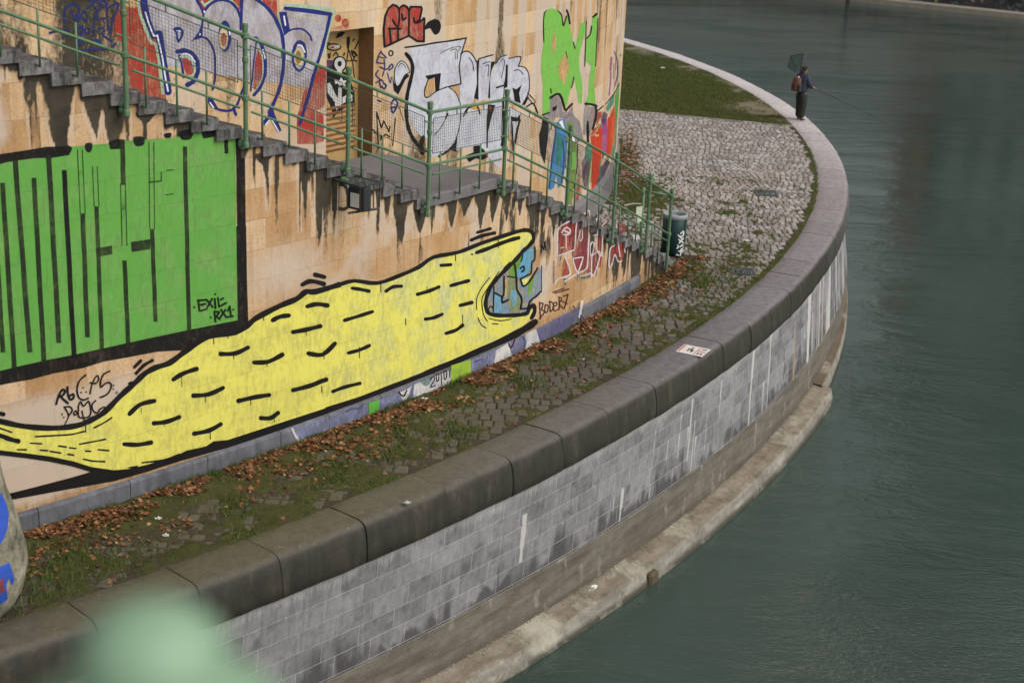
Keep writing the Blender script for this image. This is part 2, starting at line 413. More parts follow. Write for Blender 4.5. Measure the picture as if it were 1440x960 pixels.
def patchB(a, b, z0, z1):
    nx = max(1, int((b-a)/.07)); nz = max(1, int((z1-z0)/.08))
    Qg, Zg = np.meshgrid(np.linspace(a, b, nx+1), np.linspace(z0, z1, nz+1), indexing='ij'); q = Qg.ravel(); z = Zg.ravel()
    st, pa = wallB_attr(q, z); n0 = len(V); ang = WB.a0+q/WB.R; m = nz+1
    V.extend(zip((WB.cx+WB.R*np.cos(ang)).tolist(), (WB.cy+WB.R*np.sin(ang)).tolist(), z.tolist()))
    UV.extend(zip(q.tolist(), z.tolist())); ST.extend(st.tolist()); PA.extend(pa.tolist())
    F.extend([(n0+i*m+k, n0+(i+1)*m+k, n0+(i+1)*m+k+1, n0+i*m+k+1) for i in range(nx) for k in range(nz)])
patchB(1.0, dl, -.1, TB); patchB(dr, 52.0, -.1, TB); patchB(dl, dr, dtop, TB)
mesh('masonry', V, F, M['stone_b'], tower, uv=UV, attrs={'stain': ST, 'pale': PA})
# recess of the doorway
RD = .34
V = [WB.pt(dl, 3.0), WB.pt(dl, dtop), WB.pt(dl, dtop, -RD), WB.pt(dl, 3.0, -RD),
     WB.pt(dr, 3.0), WB.pt(dr, dtop), WB.pt(dr, dtop, -RD), WB.pt(dr, 3.0, -RD)]
mesh('door_reveal', V, [(0, 1, 2, 3), (4, 7, 6, 5), (1, 5, 6, 2)], granite('reveal_stone', (.16, .085, .035), (.30, .17, .08), dirt=.5), tower)
WD = Cyl(WB.cx, WB.cy, 32.0-RD+.02, -75)
k = WD.R/WB.R
V = [WD.pt(dl*k, 3.0), WD.pt(dr*k, 3.0), WD.pt(dr*k, dtop), WD.pt(dl*k, dtop)]
door = mesh('door', V, [(0, 1, 2, 3)], plain('ochre_door_paint', (.47, .31, .12), .6, var=.5, scale=4), tower, uv=[(dl*k, 3.0), (dr*k, 3.0), (dr*k, dtop), (dl*k, dtop)])
B = MB()
l0 = WD.cast(455, 190)[0]; l1 = WD.cast(498, 190)[0]
for i in range(9):
    zz = 3.30+i*.088
    B.add([WD.pt(max(l0, dl*k+.03), zz, .005), WD.pt(l1, zz, .005), WD.pt(l1, zz+.045, .035), WD.pt(max(l0, dl*k+.03), zz+.045, .035), WD.pt(l1, zz+.045, .005), WD.pt(max(l0, dl*k+.03), zz+.045, .005)], [(0, 1, 2, 3), (3, 2, 4, 5), (0, 5, 4, 1)])
B.build('louvre', plain('louvre_paint', (.40, .20, .10), .6), door)
# grey base course of the tower beyond the stair foot
a0 = WB.cast(800, 270)[0]
V, F = ring_prism(a0-3, 50, [(.07, -.1), (.07, .55), (0, .68), (-.05, .68), (-.05, -.1)], .3, WB)
mesh('base_course', V, F, granite('base_course_stone', (.10, .095, .095), (.24, .23, .23)), tower)
B = MB()
n = 60
V = [WB.pt(1+51*i/n, TB, .12) for i in range(n+1)]+[WB.pt(1+51*i/n, TB, -.6) for i in range(n+1)]+[WB.pt(1+51*i/n, TB+.35, .12) for i in range(n+1)]+[WB.pt(1+51*i/n, TB+.35, -.6) for i in range(n+1)]
m = n+1
for i in range(n): B.add([V[i], V[i+1], V[m+i+1], V[m+i], V[2*m+i], V[2*m+i+1], V[3*m+i+1], V[3*m+i]], [(0, 3, 2, 1), (0, 1, 5, 4), (4, 5, 6, 7), (3, 7, 6, 2)])
B.build('parapet', M['step'], tower)
B = MB(); n = 40                                             # made-up cornice and storeys out of view, added to darken the river's reflection
for (r0, r1, z0, z1) in ((-.6, 1.9, TB+.36, TB+1.0), (-.6, 1.4, TB+1.0, 30.0), (-.6, 2.0, 30.0, 31.0)):
    V = [WB.pt(1+40*i/n, zz, o) for o, zz in ((r0, z0), (r1, z0), (r1, z1), (r0, z1)) for i in range(n+1)]; m = n+1
    F = [(k*m+i, k*m+i+1, ((k+1) % 4)*m+i+1, ((k+1) % 4)*m+i) for k in range(4) for i in range(n)]+[(0, m, 2*m, 3*m), (n, m+n, 2*m+n, 3*m+n)[::-1]]
    B.add(V, F)
B.build('added_storeys', plain('dark_render', (.22, .20, .17), .85), tower)
# ================================================================== quay wall
quay = empty('quay_wall', pol(48.3, -30, 0), label='curved grey stone quay wall with a dark rounded coping, standing in the river', cat='quay wall')
T0, T1 = -58.0, 62.0
def coping_mat():
    T = NT('coping_stone'); P = T.obj()
    n1 = T.noise(P, .9, 5, .6); n2 = T.noise(P, 7, 6, .75, .4); n3 = T.noise(P, 48, 4, .75)
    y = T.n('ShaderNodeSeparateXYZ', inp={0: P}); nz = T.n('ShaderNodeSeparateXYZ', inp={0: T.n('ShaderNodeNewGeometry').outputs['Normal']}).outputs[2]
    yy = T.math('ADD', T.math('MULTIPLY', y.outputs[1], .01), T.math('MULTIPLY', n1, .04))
    base = T.ramp(yy, [(.20, (.085, .074, .054)), (.240, (.112, .102, .094)), (.28, (.135, .128, .14)), (.42, (.25, .225, .235)), (.55, (.50, .46, .47))])  # far pale stops put grazing sky sheen into the colour; near brown is dirt
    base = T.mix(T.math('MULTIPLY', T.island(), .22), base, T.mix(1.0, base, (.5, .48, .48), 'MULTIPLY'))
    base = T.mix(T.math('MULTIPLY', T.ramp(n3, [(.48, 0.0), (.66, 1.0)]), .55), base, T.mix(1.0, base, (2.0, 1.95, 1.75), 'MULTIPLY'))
    base = T.mix(T.math('MULTIPLY', T.ramp(n2, [(.46, 0.0), (.66, 1.0)]), .55), base, (.04, .037, .028))
    nl = T.noise(P, 15, 4, .7, .3)
    base = T.mix(T.math('MULTIPLY', T.ramp(nl, [(.64, 0.0), (.70, 1.0)]), .5), base, (.34, .33, .30))
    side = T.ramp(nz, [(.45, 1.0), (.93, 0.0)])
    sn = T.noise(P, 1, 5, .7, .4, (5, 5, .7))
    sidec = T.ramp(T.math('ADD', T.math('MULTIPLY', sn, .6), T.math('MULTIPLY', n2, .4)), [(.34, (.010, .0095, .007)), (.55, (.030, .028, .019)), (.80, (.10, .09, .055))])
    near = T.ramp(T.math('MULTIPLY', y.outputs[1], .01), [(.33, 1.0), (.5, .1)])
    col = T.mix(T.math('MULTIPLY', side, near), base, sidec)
    return T.out(T.bsdf(col, .62, T.bump(T.math('ADD', T.math('MULTIPLY', n2, .7), T.math('MULTIPLY', n3, .5)), .45, .01), spec=.4))
M['coping'] = coping_mat()
prof = [(47.56, -.3), (47.56, -.004), (47.575, .008), (47.8, .010), (48.08, .006), (48.135, -.004), (48.175, -.024), (48.205, -.055), (48.225, -.10), (48.245, -.18), (48.262, -.30), (48.268, -.43), (48.262, -.52), (48.24, -.565), (48.20, -.585), (47.9, -.585)]
B = MB(); rr = random.Random(11)
q = T0; start = math.degrees(math.atan2(ground(397, 784)[1]-QY, ground(397, 784)[0]-QX))
while q < T1:
    L = rr.uniform(1.15, 1.55)/48*57.3
    if q < start < q+L*1.5: L = start-q if start-q > .8 else L
    e = q+L; m = len(prof); V = []; F = []; TS = [0, .012]+[.012+.976*k/14 for k in range(1, 14)]+[.988, 1]; nn = len(TS)-1
    dz = rr.uniform(-.006, .006); dr_ = rr.uniform(-.008, .008)
    for i in range(nn+1):
        t = TS[i]; g = .003/48*57.3
        dg = q+g+(e-q-2*g)*t
        cr = .006 if i in (0, nn) else 0
        gr = .0045*(np.clip(dg, -45, -8)+45)
        V += [pol(r+(dr_+gr+.016*(float(vnoise(dg*3.1+r*9, zz*5+r*3))-.5))*(r > 47.9)-(cr if r > 47.7 else 0), dg, zz+dz+.008*(float(vnoise(dg*2.3, r*6+zz*3))-.5)-(cr*.6 if zz > -.1 else 0)) for r, zz in prof]
    for i in range(nn):
        for k in range(m): F.append((i*m+k, (i+1)*m+k, (i+1)*m+(k+1) % m, i*m+(k+1) % m))
    F += [tuple(range(m)), tuple(nn*m+k for k in range(m))[::-1]]
    B.add(V, F); q = e
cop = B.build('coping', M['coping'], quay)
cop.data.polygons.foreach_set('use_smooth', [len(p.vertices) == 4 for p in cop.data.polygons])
B = MB(); n = 200     # dark joint filler just under the coping surface
V = []
for i in range(n+1):
    d = T0+(T1-T0)*i/n
    V += [pol(r+.0045*(min(max(d, -45), -8)+45)*(r > 47.9), d, zz) for r, zz in ((47.7, -.010), (48.08, -.014), (48.17, -.05), (48.235, -.3), (48.21, -.57))]
F = [(i*5+k, (i+1)*5+k, (i+1)*5+k+1, i*5+k+1) for i in range(n) for k in range(4)]
B.add(V, F); B.build('joint_mortar', plain('old_mortar', (.10, .095, .075), .9), quay, smooth=True)

def rwall(d): return np.where(d < -8, 48.20+.018*(np.asarray(d)+30), 48.596+0*np.asarray(d))
def facing_mat():
    T = NT('quay_ashlar'); raw = T.uv()
    wob = T.n('ShaderNodeVectorMath', operation='ADD', inp={0: off_uv(T, .03), 1: T.n('ShaderNodeVectorMath', operation='SCALE', inp={0: T.n('ShaderNodeTexNoise', inp={'Vector': raw, 'Scale': 3, 'Detail': 3}).outputs['Color'], 'Scale': .02}).outputs[0]}).outputs[0]
    b = brick(T, wob, .66, .318, .008, .37, .5)
    n1 = T.noise(raw, 1.2, 6, .65, .4); n2 = T.noise(raw, 1, 6, .7, .3, (14, 2.4, 1)); n3 = T.noise(raw, 55, 4, .65); n4 = T.noise(raw, 7, 6, .75, .6); nf = T.noise(raw, 1, 6, .75, .5, (30, 3, 1))
    f = T.math('ADD', T.math('MULTIPLY', b.outputs['Color'], .09), T.math('ADD', T.math('MULTIPLY', n1, .30), T.math('ADD', T.math('MULTIPLY', n2, .30), T.math('MULTIPLY', n4, .30))))
    col = T.ramp(f, [(.34, (.080, .078, .081)), (.50, (.222, .218, .228)), (.72, (.41, .405, .415))])
    sf = T.ramp(T.math('ADD', T.math('MULTIPLY', T.attr('stain'), 1.2), T.math('MULTIPLY', T.math('SUBTRACT', n2, .5), 1.1)), [(.3, 0.0), (1.0, .8)])
    col = T.mix(sf, col, (.050, .048, .048))
    col = T.mix(T.math('MULTIPLY', b.outputs['Fac'], T.ramp(n1, [(.3, .45), (.7, .95)])), col, (.50, .49, .47))
    pf = T.ramp(T.math('ADD', T.math('MULTIPLY', T.attr('pale'), 1.2), T.math('MULTIPLY', T.math('SUBTRACT', nf, .5), 1.6)), [(.35, 0.0), (1.1, .85)])
    col = T.mix(pf, col, (.56, .55, .52))
    col = T.mix(T.math('MULTIPLY', T.attr('rust'), .8), col, (.40, .29, .12))
    col = T.mix(T.ramp(n3, [(.4, 0.0), (.75, .25)]), col, (.10, .10, .10))
    h = T.math('SUBTRACT', T.math('ADD', T.math('MULTIPLY', n3, .5), T.math('MULTIPLY', n4, .6)), T.math('MULTIPLY', b.outputs['Fac'], 1.1))
    return T.out(T.bsdf(col, .75, T.bump(h, .8, .014)))
M['ashlar'] = facing_mat()
def band_mat():
    T = NT('silted_concrete'); raw = T.uv()
    n1 = T.noise(raw, 1, 6, .65, .4, (.7, 6, 1)); n2 = T.noise(raw, 4, 6, .7); n3 = T.noise(raw, 50, 4, .7)
    f = T.math('ADD', T.math('MULTIPLY', n1, .6), T.math('MULTIPLY', n2, .4))
    col = T.ramp(f, [(.28, (.050, .042, .034)), (.5, (.125, .112, .092)), (.75, (.23, .215, .185))])
    col = T.mix(T.math('MULTIPLY', T.attr('stain'), .85), col, (.05, .035, .025))
    pf = T.ramp(T.math('ADD', T.attr('pale'), T.math('MULTIPLY', T.math('SUBTRACT', n2, .5), .9)), [(.35, 0.0), (.9, .85)])
    col = T.mix(pf, col, (.45, .42, .34))
    col = T.mix(T.ramp(n3, [(.45, 0.0), (.75, .45)]), col, (.30, .27, .21))
    return T.out(T.bsdf(col, .8, T.bump(T.math('ADD', n2, T.math('MULTIPLY', n3, .7)), .6, .015)))
M['band'] = band_mat()
def ring_grid(name, d0, d1, rows, mat, parent, step, fn=None, smooth=True):
    """rows: list of (r(deg), z(deg)); arc-length uv"""
    n = max(2, int(abs(d1-d0)/57.3*48/step)); D = np.linspace(d0, d1, n+1); V = []; UV = []; dist = 0
    R = [np.asarray(r(D) if callable(r) else np.full_like(D, r)) for r, _ in rows]; Z = [np.full_like(D, z) for _, z in rows]
    m = len(rows); P = np.zeros((n+1, m, 3)); U = np.zeros((n+1, m, 2)); dd = 0
    for k in range(m):
        P[:, k, 0] = QX+R[k]*np.cos(np.radians(D)); P[:, k, 1] = QY+R[k]*np.sin(np.radians(D)); P[:, k, 2] = Z[k]
        if k: dd += math.hypot(rows[k][1]-rows[k-1][1], float(R[k][0]-R[k-1][0]))
        U[:, k, 0] = np.radians(D+58)*48.2; U[:, k, 1] = -dd
    F = [(i*m+k, i*m+k+1, (i+1)*m+k+1, (i+1)*m+k) for i in range(n) for k in range(m-1)]
    a = fn(U[:, :, 0].ravel(), P[:, :, 2].ravel()) if fn else None
    return mesh(name, P.reshape(-1, 3), F, mat, parent, uv=U.reshape(-1, 2), attrs=a, smooth=smooth)
rr = random.Random(21)
def arc_of(px, py, z=-1.5):
    c = Cyl(QX, QY, 48.2, -58); return c.cast(px, py)[0]
drips = [(arc_of(740, 740), .055, -1.05, -1.85), (arc_of(967, 620), .03, -.75, -1.9), (arc_of(1128, 470), .16, -.6, -2.3), (arc_of(1140, 470), .05, -.6, -2.6),
         (arc_of(955, 600), .02, -.9, -1.7), (arc_of(1010, 560), .02, -.8, -1.6), (arc_of(1052, 540), .05, -.6, -2.5), (arc_of(1075, 530), .03, -.7, -2.5), (arc_of(876, 700), .04, -1.6, -2.2)]
for i in range(30):
    q = rr.uniform(20, 48); drips.append((q, rr.uniform(.006, .02), rr.choice([-.9, -1.22, -1.54]), rr.choice([-1.3, -1.6, -1.9, -2.2])))
def fac_attr(q, z):
    st = np.zeros_like(q)
    st = np.maximum(st, sstep(-1.45, -2.2, z+(fbm(q*3.2, z*.4+5)-.5)*1.5)*.95*sstep(.35, .6, fbm(q*2.1+9, z*2+1)*.6+fbm(q*8, z*.5)*.5))
    st = np.maximum(st, sstep(.50, .80, fbm(q*3.4+3, z*4.2+2, 6))*.6)
    st = np.maximum(st, sstep(-1.98, -2.16, z+(fbm(q*5, z*2)-.5)*.5)*.9*sstep(.35, .55, fbm(q*1.3+4, z*.1)))
    far = sstep(30, 36, q)
    st = np.maximum(st, far*sstep(.45, .65, fbm(q*5.5, z*.5+8))*.9)
    pa = sstep(-.95, -.60, z+(fbm(q*3, z)-.5)*.25)*.55
    pa = np.maximum(pa, far*sstep(.52, .68, fbm(q*6+40, z*.35))*.9)
    for dq, w, z0, z1 in drips:
        t = (z0-z)/(z0-z1); ww = w*(1.15-.6*np.clip(t, 0, 1))*(1+.5*(vnoise(z*9, q*0+dq*7)-.5))
        pa = np.maximum(pa, np.where((t > -.02) & (t < 1), sstep(.014, -.006, np.abs(q-dq+.02*(vnoise(z*5, q*0+dq)-.5))-ww), 0))
    ru = np.zeros_like(q)
    for dq, w in ((arc_of(1142, 480), .035), (arc_of(1103, 560), .03)):
        ru = np.maximum(ru, sstep(.03, 0, np.abs(q-dq)-w)*sstep(-.8, -1.6, z))
    return dict(stain=st*(1-pa), pale=pa, rust=ru)
def rtop(d): return 48.16+.0045*(np.clip(d, -45, -8)+45)
rows = [((lambda d, k=i/54: rtop(d)*(1-k)+rwall(d)*k), -.575-(2.2-.575)*i/54) for i in range(55)]
ring_grid('stone_facing', -52, 20, rows, M['ashlar'], quay, .03, fac_attr)
def band_attr(q, z): return dict(stain=sstep(-2.72, -2.88, z+(fbm(q*2, z)-.5)*.1)*.6+sstep(.55, .75, fbm(q*1.2, z*9))*.6, pale=sstep(.56, .75, fbm(q*4, z*1.5+3))*.5, rust=q*0)
ring_grid('concrete_band', -52, 20, [(lambda d: rwall(d)-.01, -2.199), (lambda d: rwall(d)+.022, -2.205)]+[(lambda d, k=k: rwall(d)+.022+.03*k/12, -2.21-.7*k/12) for k in range(13)], M['band'], quay, .08, band_attr)
def ledge_mat():
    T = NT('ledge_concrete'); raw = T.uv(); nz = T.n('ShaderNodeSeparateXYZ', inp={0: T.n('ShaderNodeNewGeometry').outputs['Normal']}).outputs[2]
    n1 = T.noise(raw, 1, 6, .65, .4, (1.2, 4, 1)); n2 = T.noise(raw, 6, 6, .75, .5); n3 = T.noise(raw, 45, 5, .75)
    f = T.math('ADD', T.math('MULTIPLY', n1, .45), T.math('ADD', T.math('MULTIPLY', n2, .35), T.math('MULTIPLY', n3, .2)))
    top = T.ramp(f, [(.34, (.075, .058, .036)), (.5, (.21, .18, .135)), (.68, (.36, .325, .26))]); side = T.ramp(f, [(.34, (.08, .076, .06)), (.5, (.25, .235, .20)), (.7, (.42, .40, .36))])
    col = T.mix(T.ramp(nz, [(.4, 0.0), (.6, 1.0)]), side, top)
    z = T.n('ShaderNodeSeparateXYZ', inp={0: T.obj()}).outputs[2]
    col = T.mix(T.n('ShaderNodeMapRange', inp={0: z, 1: -3.16, 2: -3.26, 3: 0.0, 4: .85}).outputs[0], col, (.035, .034, .022))
    col = T.mix(T.math('MULTIPLY', T.attr('stain'), .5), col, (.07, .045, .028)); col = T.mix(T.ramp(T.math('ADD', T.attr('pale'), T.math('MULTIPLY', T.math('SUBTRACT', n2, .5), 1.4)), [(.3, 0.0), (1.0, .6)]), col, (.5, .47, .38))
    return T.out(T.bsdf(col, .8, T.bump(T.math('ADD', n2, T.math('MULTIPLY', n3, .9)), .8, .02)))
M['ledge'] = ledge_mat()
# bench ledge at the foot
def lr(k): return lambda d: (rwall(d)+.02)*(1-k)+(48.62+.0205*(np.asarray(d)+30))*k
def ledge_attr(q, z):
    return dict(stain=np.maximum(sstep(.45, .65, fbm(q*2.5, z*25))*.5, sstep(-2.925, -2.90, z)*1.4), pale=sstep(.5, .7, fbm(q*1.1+6, z*6))*.6+np.exp(-((q-arc_of(745, 900))/.28)**2)*.5, rust=q*0)
LE = -19.2
ring_grid('ledge', -52, LE, [(lr(0), -2.80), (lr(.05), -2.905)]+[(lr(.05+.93*k/8), -2.905-.09*k/8) for k in range(1, 9)]+[(lr(1.0), -3.005)]+[((lambda d, k=k: 48.62+.0205*(np.asarray(d)+30)+.11*k/5), -3.01-.42*k/5) for k in range(1, 6)], M['ledge'], quay, .08, ledge_attr, smooth=False)
e = LE; a, b = float(lr(0)(e)), float(lr(1)(e))
mesh('ledge_end', [pol(a-.1, e, -2.905), pol(b, e, -3.0), pol(b+.11, e, -3.45), pol(a-.1, e, -3.45)], [(0, 1, 2, 3)], M['ledge'], quay, uv=[(0, 0), (.4, 0), (.5, .4), (0, .4)])
ring_grid('kerb', LE-.2, 20, [(lambda d: rwall(d), -2.80), (lambda d: rwall(d)+.06, -2.885), (lambda d: 48.63+.0*d, -2.90), (lambda d: 48.66+0*d, -2.93), (lambda d: 48.70+0*d, -3.45)], M['ledge'], quay, .15, ledge_attr)
ring_grid('footing', -24, 20, [(lambda d: 48.5+0*d, -3.335), (lambda d: 49.10-.010*(np.asarray(d)+16)**2*.1+0*d, -3.345), (lambda d: 49.2+0*d, -3.9)], M['ledge'], quay, .15, ledge_attr)
cq = ground(925, 806, -3.1); B = MB(); B.box((cq[0]-.10, cq[1]+.06, -3.21), (.30, .16, .24), Matrix.Rotation(rad(58), 3, 'Z'), .04); B.build('broken_stone', plain('silty_stone', (.09, .07, .04), .9), quay)
# scraps of mortar and weeds on the ledge's inner corner
B = MB()
for i in range(260):
    d = rr.uniform(-44, -32) if rr.random() < .8 else rr.uniform(-32, -20); k = abs(rr.gauss(0, .16))
    if k > .8: continue
    r = float(lr(.07+k*.9)(d)); s = rr.uniform(.008, .028)
    B.box(pol(r, d, -2.905-.09*k+s*.3), (s, s*rr.uniform(.6, 1.6), s*.8), Matrix.Rotation(rr.uniform(0, 3), 3, 'Z'), s*.2)
setp(B.build('mortar_crumbs', plain('crumb', (.30, .27, .19), .9, var=.6), quay), kind='stuff')

# ================================================================== ground, paving, lawn
def moss_of(x, y):
    r = np.hypot(x-QX, y-QY); d = np.degrees(np.arctan2(y-QY, x-QX)); s = (d+44)*math.pi/180*45.6
    n = fbm(x*1.6, y*1.1); n2 = fbm(x*5, y*3.4+9)
    m = sstep(1.05, .05, r-45.68+(n-.5)*1.3)*(s < 17.8)
    m = np.maximum(m, sstep(.44, .66, n*.5+n2*.6)*.70*(s < 15))
    m = np.maximum(m, sstep(.30, .02, 47.56-r+(n2-.5)*.3)*.72*(s < 33)*sstep(9, 14, s))
    m = np.maximum(m, sstep(.53, .70, n*.45+n2*.62)*.75*(s < 27)*sstep(36, 22, s))
    c = ground(1050, 362); m = np.maximum(m, np.exp(-((x-c[0]+.1)/.55)**2-((y-c[1])/1.7)**2)*(.55+.9*(n2-.3)))
    c = ground(985, 400); m = np.maximum(m, np.exp(-((x-c[0])/.7)**2-((y-c[1])/2.6)**2)*(.5+.9*(n2-.3)))
    c = ground(898, 275); m = np.maximum(m, np.exp(-((x-c[0])/.9)**2-((y-c[1])/3.2)**2)*1.1)
    c = ground(875, 220); m = np.maximum(m, np.exp(-((x-c[0])/.7)**2-((y-c[1])/5)**2)*.8)
    m = np.maximum(m, sstep(-31, -39, d)*.45*sstep(.40, .62, n2)*(r < 47.7))
    return np.clip(m, 0, 1)
LAWN_A, LAWN_B = ground(870, 154), ground(1113, 177)
def lawn_y(x): return LAWN_A[1]+(x-LAWN_A[0])*(LAWN_B[1]-LAWN_A[1])/(LAWN_B[0]-LAWN_A[0])
def soil_mat():
    T = NT('mossy_soil'); P = T.obj(); m = T.attr('moss')
    n1 = T.noise(P, 3, 6, .65); n2 = T.noise(P, 22, 5, .7); n3 = T.noise(P, 120, 3, .7)
    g = T.ramp(T.math('ADD', T.math('MULTIPLY', n1, .5), T.math('MULTIPLY', n2, .5)), [(.34, (.032, .033, .012)), (.54, (.066, .068, .022)), (.75, (.12, .095, .045))])
    d = T.ramp(n2, [(.35, (.040, .032, .020)), (.7, (.095, .078, .052))])
    col = T.mix(T.ramp(T.math('ADD', m, T.math('MULTIPLY', T.math('SUBTRACT', n2, .5), .5)), [(.3, 0.0), (.6, 1.0)]), d, g)
    return T.out(T.bsdf(col, .95, T.bump(T.math('ADD', n2, n3), .8, .02)))
M['soil'] = soil_mat()
n_d = 720; n_r = 80
D = np.linspace(-50, 2.5, n_d+1); K = np.linspace(0, 1, n_r+1)**.72
V = []; A = []
Dg, Kg = np.meshgrid(D, K, indexing='ij'); d = Dg.ravel(); kk = Kg.ravel()
inner_r = np.where(d < -21.0, 45.55, np.array([r_tower(q)-.05 for q in D])[np.searchsorted(D, d).clip(0, n_d)])
rr_ = inner_r+(47.60-inner_r)*kk
X = QX+rr_*np.cos(np.radians(d)); Y = QY+rr_*np.sin(np.radians(d)); mo = moss_of(X, Y)
near = sstep(-33, -37.5, d)
Z = -.030+.045*mo+(fbm(X*9, Y*9)-.5)*.062*(.2+mo)+near*(.012+.040*(fbm(X*2.2+7, Y*2.2)-.40))
Z = np.where(kk > .985, np.minimum(Z, -.004), Z)
m = n_r+1
F = [(i*m+k, (i+1)*m+k, (i+1)*m+k+1, i*m+k+1) for i in range(n_d) for k in range(n_r)]
setp(mesh('ground', np.stack([X, Y, Z], 1), F, M['soil'], smooth=True, attrs={'moss': mo}), kind='structure')
# one base sheet of terrain under everything on the land side
V = [(QX, QY, -.12)]+[pol(47.62, T0+(T1-T0)*i/120, -.12) for i in range(121)]
setp(mesh('terrain', V, [(0, i, i+1) for i in range(1, 121)], plain('dark_soil', (.05, .045, .03), .95)), kind='structure')
# setts: real little stones
def sett_mat():
    T = NT('granite_setts'); P = T.obj(); i = T.island(); y = T.n('ShaderNodeSeparateXYZ', inp={0: P}).outputs[1]
    n1 = T.noise(P, 30, 4, .6); n2 = T.noise(P, .5, 4, .6); n3 = T.noise(P, 3, 4, .6)
    col = T.ramp(i, [(0, (.15, .138, .130)), (.35, (.25, .233, .225)), (.7, (.34, .318, .31)), (1, (.47, .448, .435))])
    col = T.mix(T.math('MULTIPLY', T.ramp(n2, [(.4, 0.0), (.7, 1.0)]), .5), col, (.29, .22, .17))
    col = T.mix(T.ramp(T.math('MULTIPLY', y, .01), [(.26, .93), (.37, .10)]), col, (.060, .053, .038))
    col = T.mix(T.math('MULTIPLY', T.ramp(n3, [(.5, 0.0), (.7, 1.0)]), .4), col, (.10, .095, .07))
    return T.out(T.bsdf(col, .6, T.bump(n1, .5, .006), spec=.4))
M['sett'] = sett_mat()
def unit(a): return a
V = []; F = []; rs = random.Random(4)
y = 13.8; row = 0
while y < 51.4:
    big = y < 27.5
    w, dp = (.20, .27) if big else (.155, .215)
    if 27.5 <= y < 29: w, dp = .175, .24
    x = -8 + (row % 2)*w*.5+rs.uniform(-.02, .02)
    while x < 9.2:
        ww = w*rs.uniform(.82, 1.16); cx = x+ww/2; cy = y+dp/2+.012*math.sin(cx*2.1+y)
        r = math.hypot(cx-QX, cy-QY); dg = math.degrees(math.atan2(cy-QY, cx-QX))
        ok = r < 47.44 and (r > 45.75 if dg < -21.2 else r > r_tower(dg)+.12) and cy < lawn_y(cx)-.1 and dg > -48
        if ok and dg < -21 and r < 46.0: ok = False
        if ok:
            g = .012; h = rs.gauss(0, .0035); tx, ty = rs.gauss(0, .012), rs.gauss(0, .012)
            hw, hd = (ww/2-g), (dp/2-g); n0 = len(V); bv = .018
            cs = [(-1, -1), (1, -1), (1, 1), (-1, 1)]
            jj = [(rs.uniform(-.008, .008), rs.uniform(-.01, .01)) for _ in cs]
            for q, (a, b) in enumerate(cs): V.append((cx+a*hw+jj[q][0], cy+b*hd+jj[q][1], -.035))
            for q, (a, b) in enumerate(cs): V.append((cx+a*hw+jj[q][0], cy+b*hd+jj[q][1], -.010+h))
            for q, (a, b) in enumerate(cs):
                px, py = a*(hw-bv), b*(hd-bv); V.append((cx+px+jj[q][0], cy+py+jj[q][1], h+tx*px+ty*py))
            for q in range(4):
                p = (q+1) % 4; F.append((n0+q, n0+p, n0+4+p, n0+4+q)); F.append((n0+4+q, n0+4+p, n0+8+p, n0+8+q))
            F.append((n0+8, n0+9, n0+10, n0+11))
        x += ww
    y += dp; row += 1
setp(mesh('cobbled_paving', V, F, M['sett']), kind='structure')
# edge row of paler slabs along the lawn
B = MB()
x = LAWN_A[0]-.3
while x < 8.55:
    B.box((x+.3, lawn_y(x+.3)-.03, -.03), (.59, .12, .075), Matrix.Rotation(math.atan2(LAWN_B[1]-LAWN_A[1], LAWN_B[0]-LAWN_A[0]), 3, 'Z'), .008); x += .6
setp(B.build('kerb_strip', M['sett']), kind='structure')
# lawn
def lawn_mat():
    T = NT('lawn_soil'); P = T.obj(); n1 = T.noise(P, .6, 5, .6); n2 = T.noise(P, 6, 6, .7, 0, (1, .5, 1)); n3 = T.noise(P, 60, 4, .7)
    g = T.ramp(T.math('ADD', T.math('MULTIPLY', n1, .4), T.math('ADD', T.math('MULTIPLY', n2, .35), T.math('MULTIPLY', n3, .25))), [(.36, (.045, .058, .016)), (.55, (.078, .095, .026)), (.72, (.12, .13, .042))])
    col = T.mix(T.attr('bare'), g, T.ramp(n3, [(.3, (.15, .12, .08)), (.7, (.28, .235, .17))]))
    return T.out(T.bsdf(col, .95, T.bump(T.math('ADD', n2, n3), 1.0, .05)))
nx, ny = 110, 150; V = []
def bare_of(X, Y):
    r = np.hypot(X-QX, Y-QY)
    b = np.zeros_like(X)
    for (px, py, sx, sy) in ((1062, 152, .75, 1.3), (1075, 160, .6, .6), (975, 96, .5, .8), (905, 72, .8, 1.4)):
        c = ground(px, py); b = np.maximum(b, np.exp(-((X-c[0])/sx)**2-((Y-c[1])/sy)**2)*1.3)
    b = np.maximum(b, sstep(.7, .1, 47.5-r)*.7)
    return np.clip(b*1.0+(fbm(X*2.5, Y*2.0)-.55)*1.8*(b > .12), 0, 1)
D = np.linspace(0, 58, ny+1); Kx = np.linspace(0, 1, nx+1)
P3 = []; BA = []
for dg in D:
    ro = 47.575; 
    for k in Kx:
        r = 36+(ro-36)*k; P3.append((QX+r*math.cos(rad(dg)), QY+r*math.sin(rad(dg))))
P3 = np.array(P3); ok = P3[:, 1] > lawn_y(P3[:, 0])
yy = np.where(ok, P3[:, 1], lawn_y(P3[:, 0]))
ba = bare_of(P3[:, 0], yy); zz = .015+(fbm(P3[:, 0]*3, yy*3)-.5)*.03-ba*.02
mm = nx+1; F = []
for i in range(ny):
    for k in range(nx):
        ids = (i*mm+k, i*mm+k+1, (i+1)*mm+k+1, (i+1)*mm+k)
        if any(ok[j] for j in ids): F.append(ids)
setp(mesh('lawn', np.stack([P3[:, 0], yy, zz], 1), F, lawn_mat(), smooth=True, attrs={'bare': ba}), kind='structure')
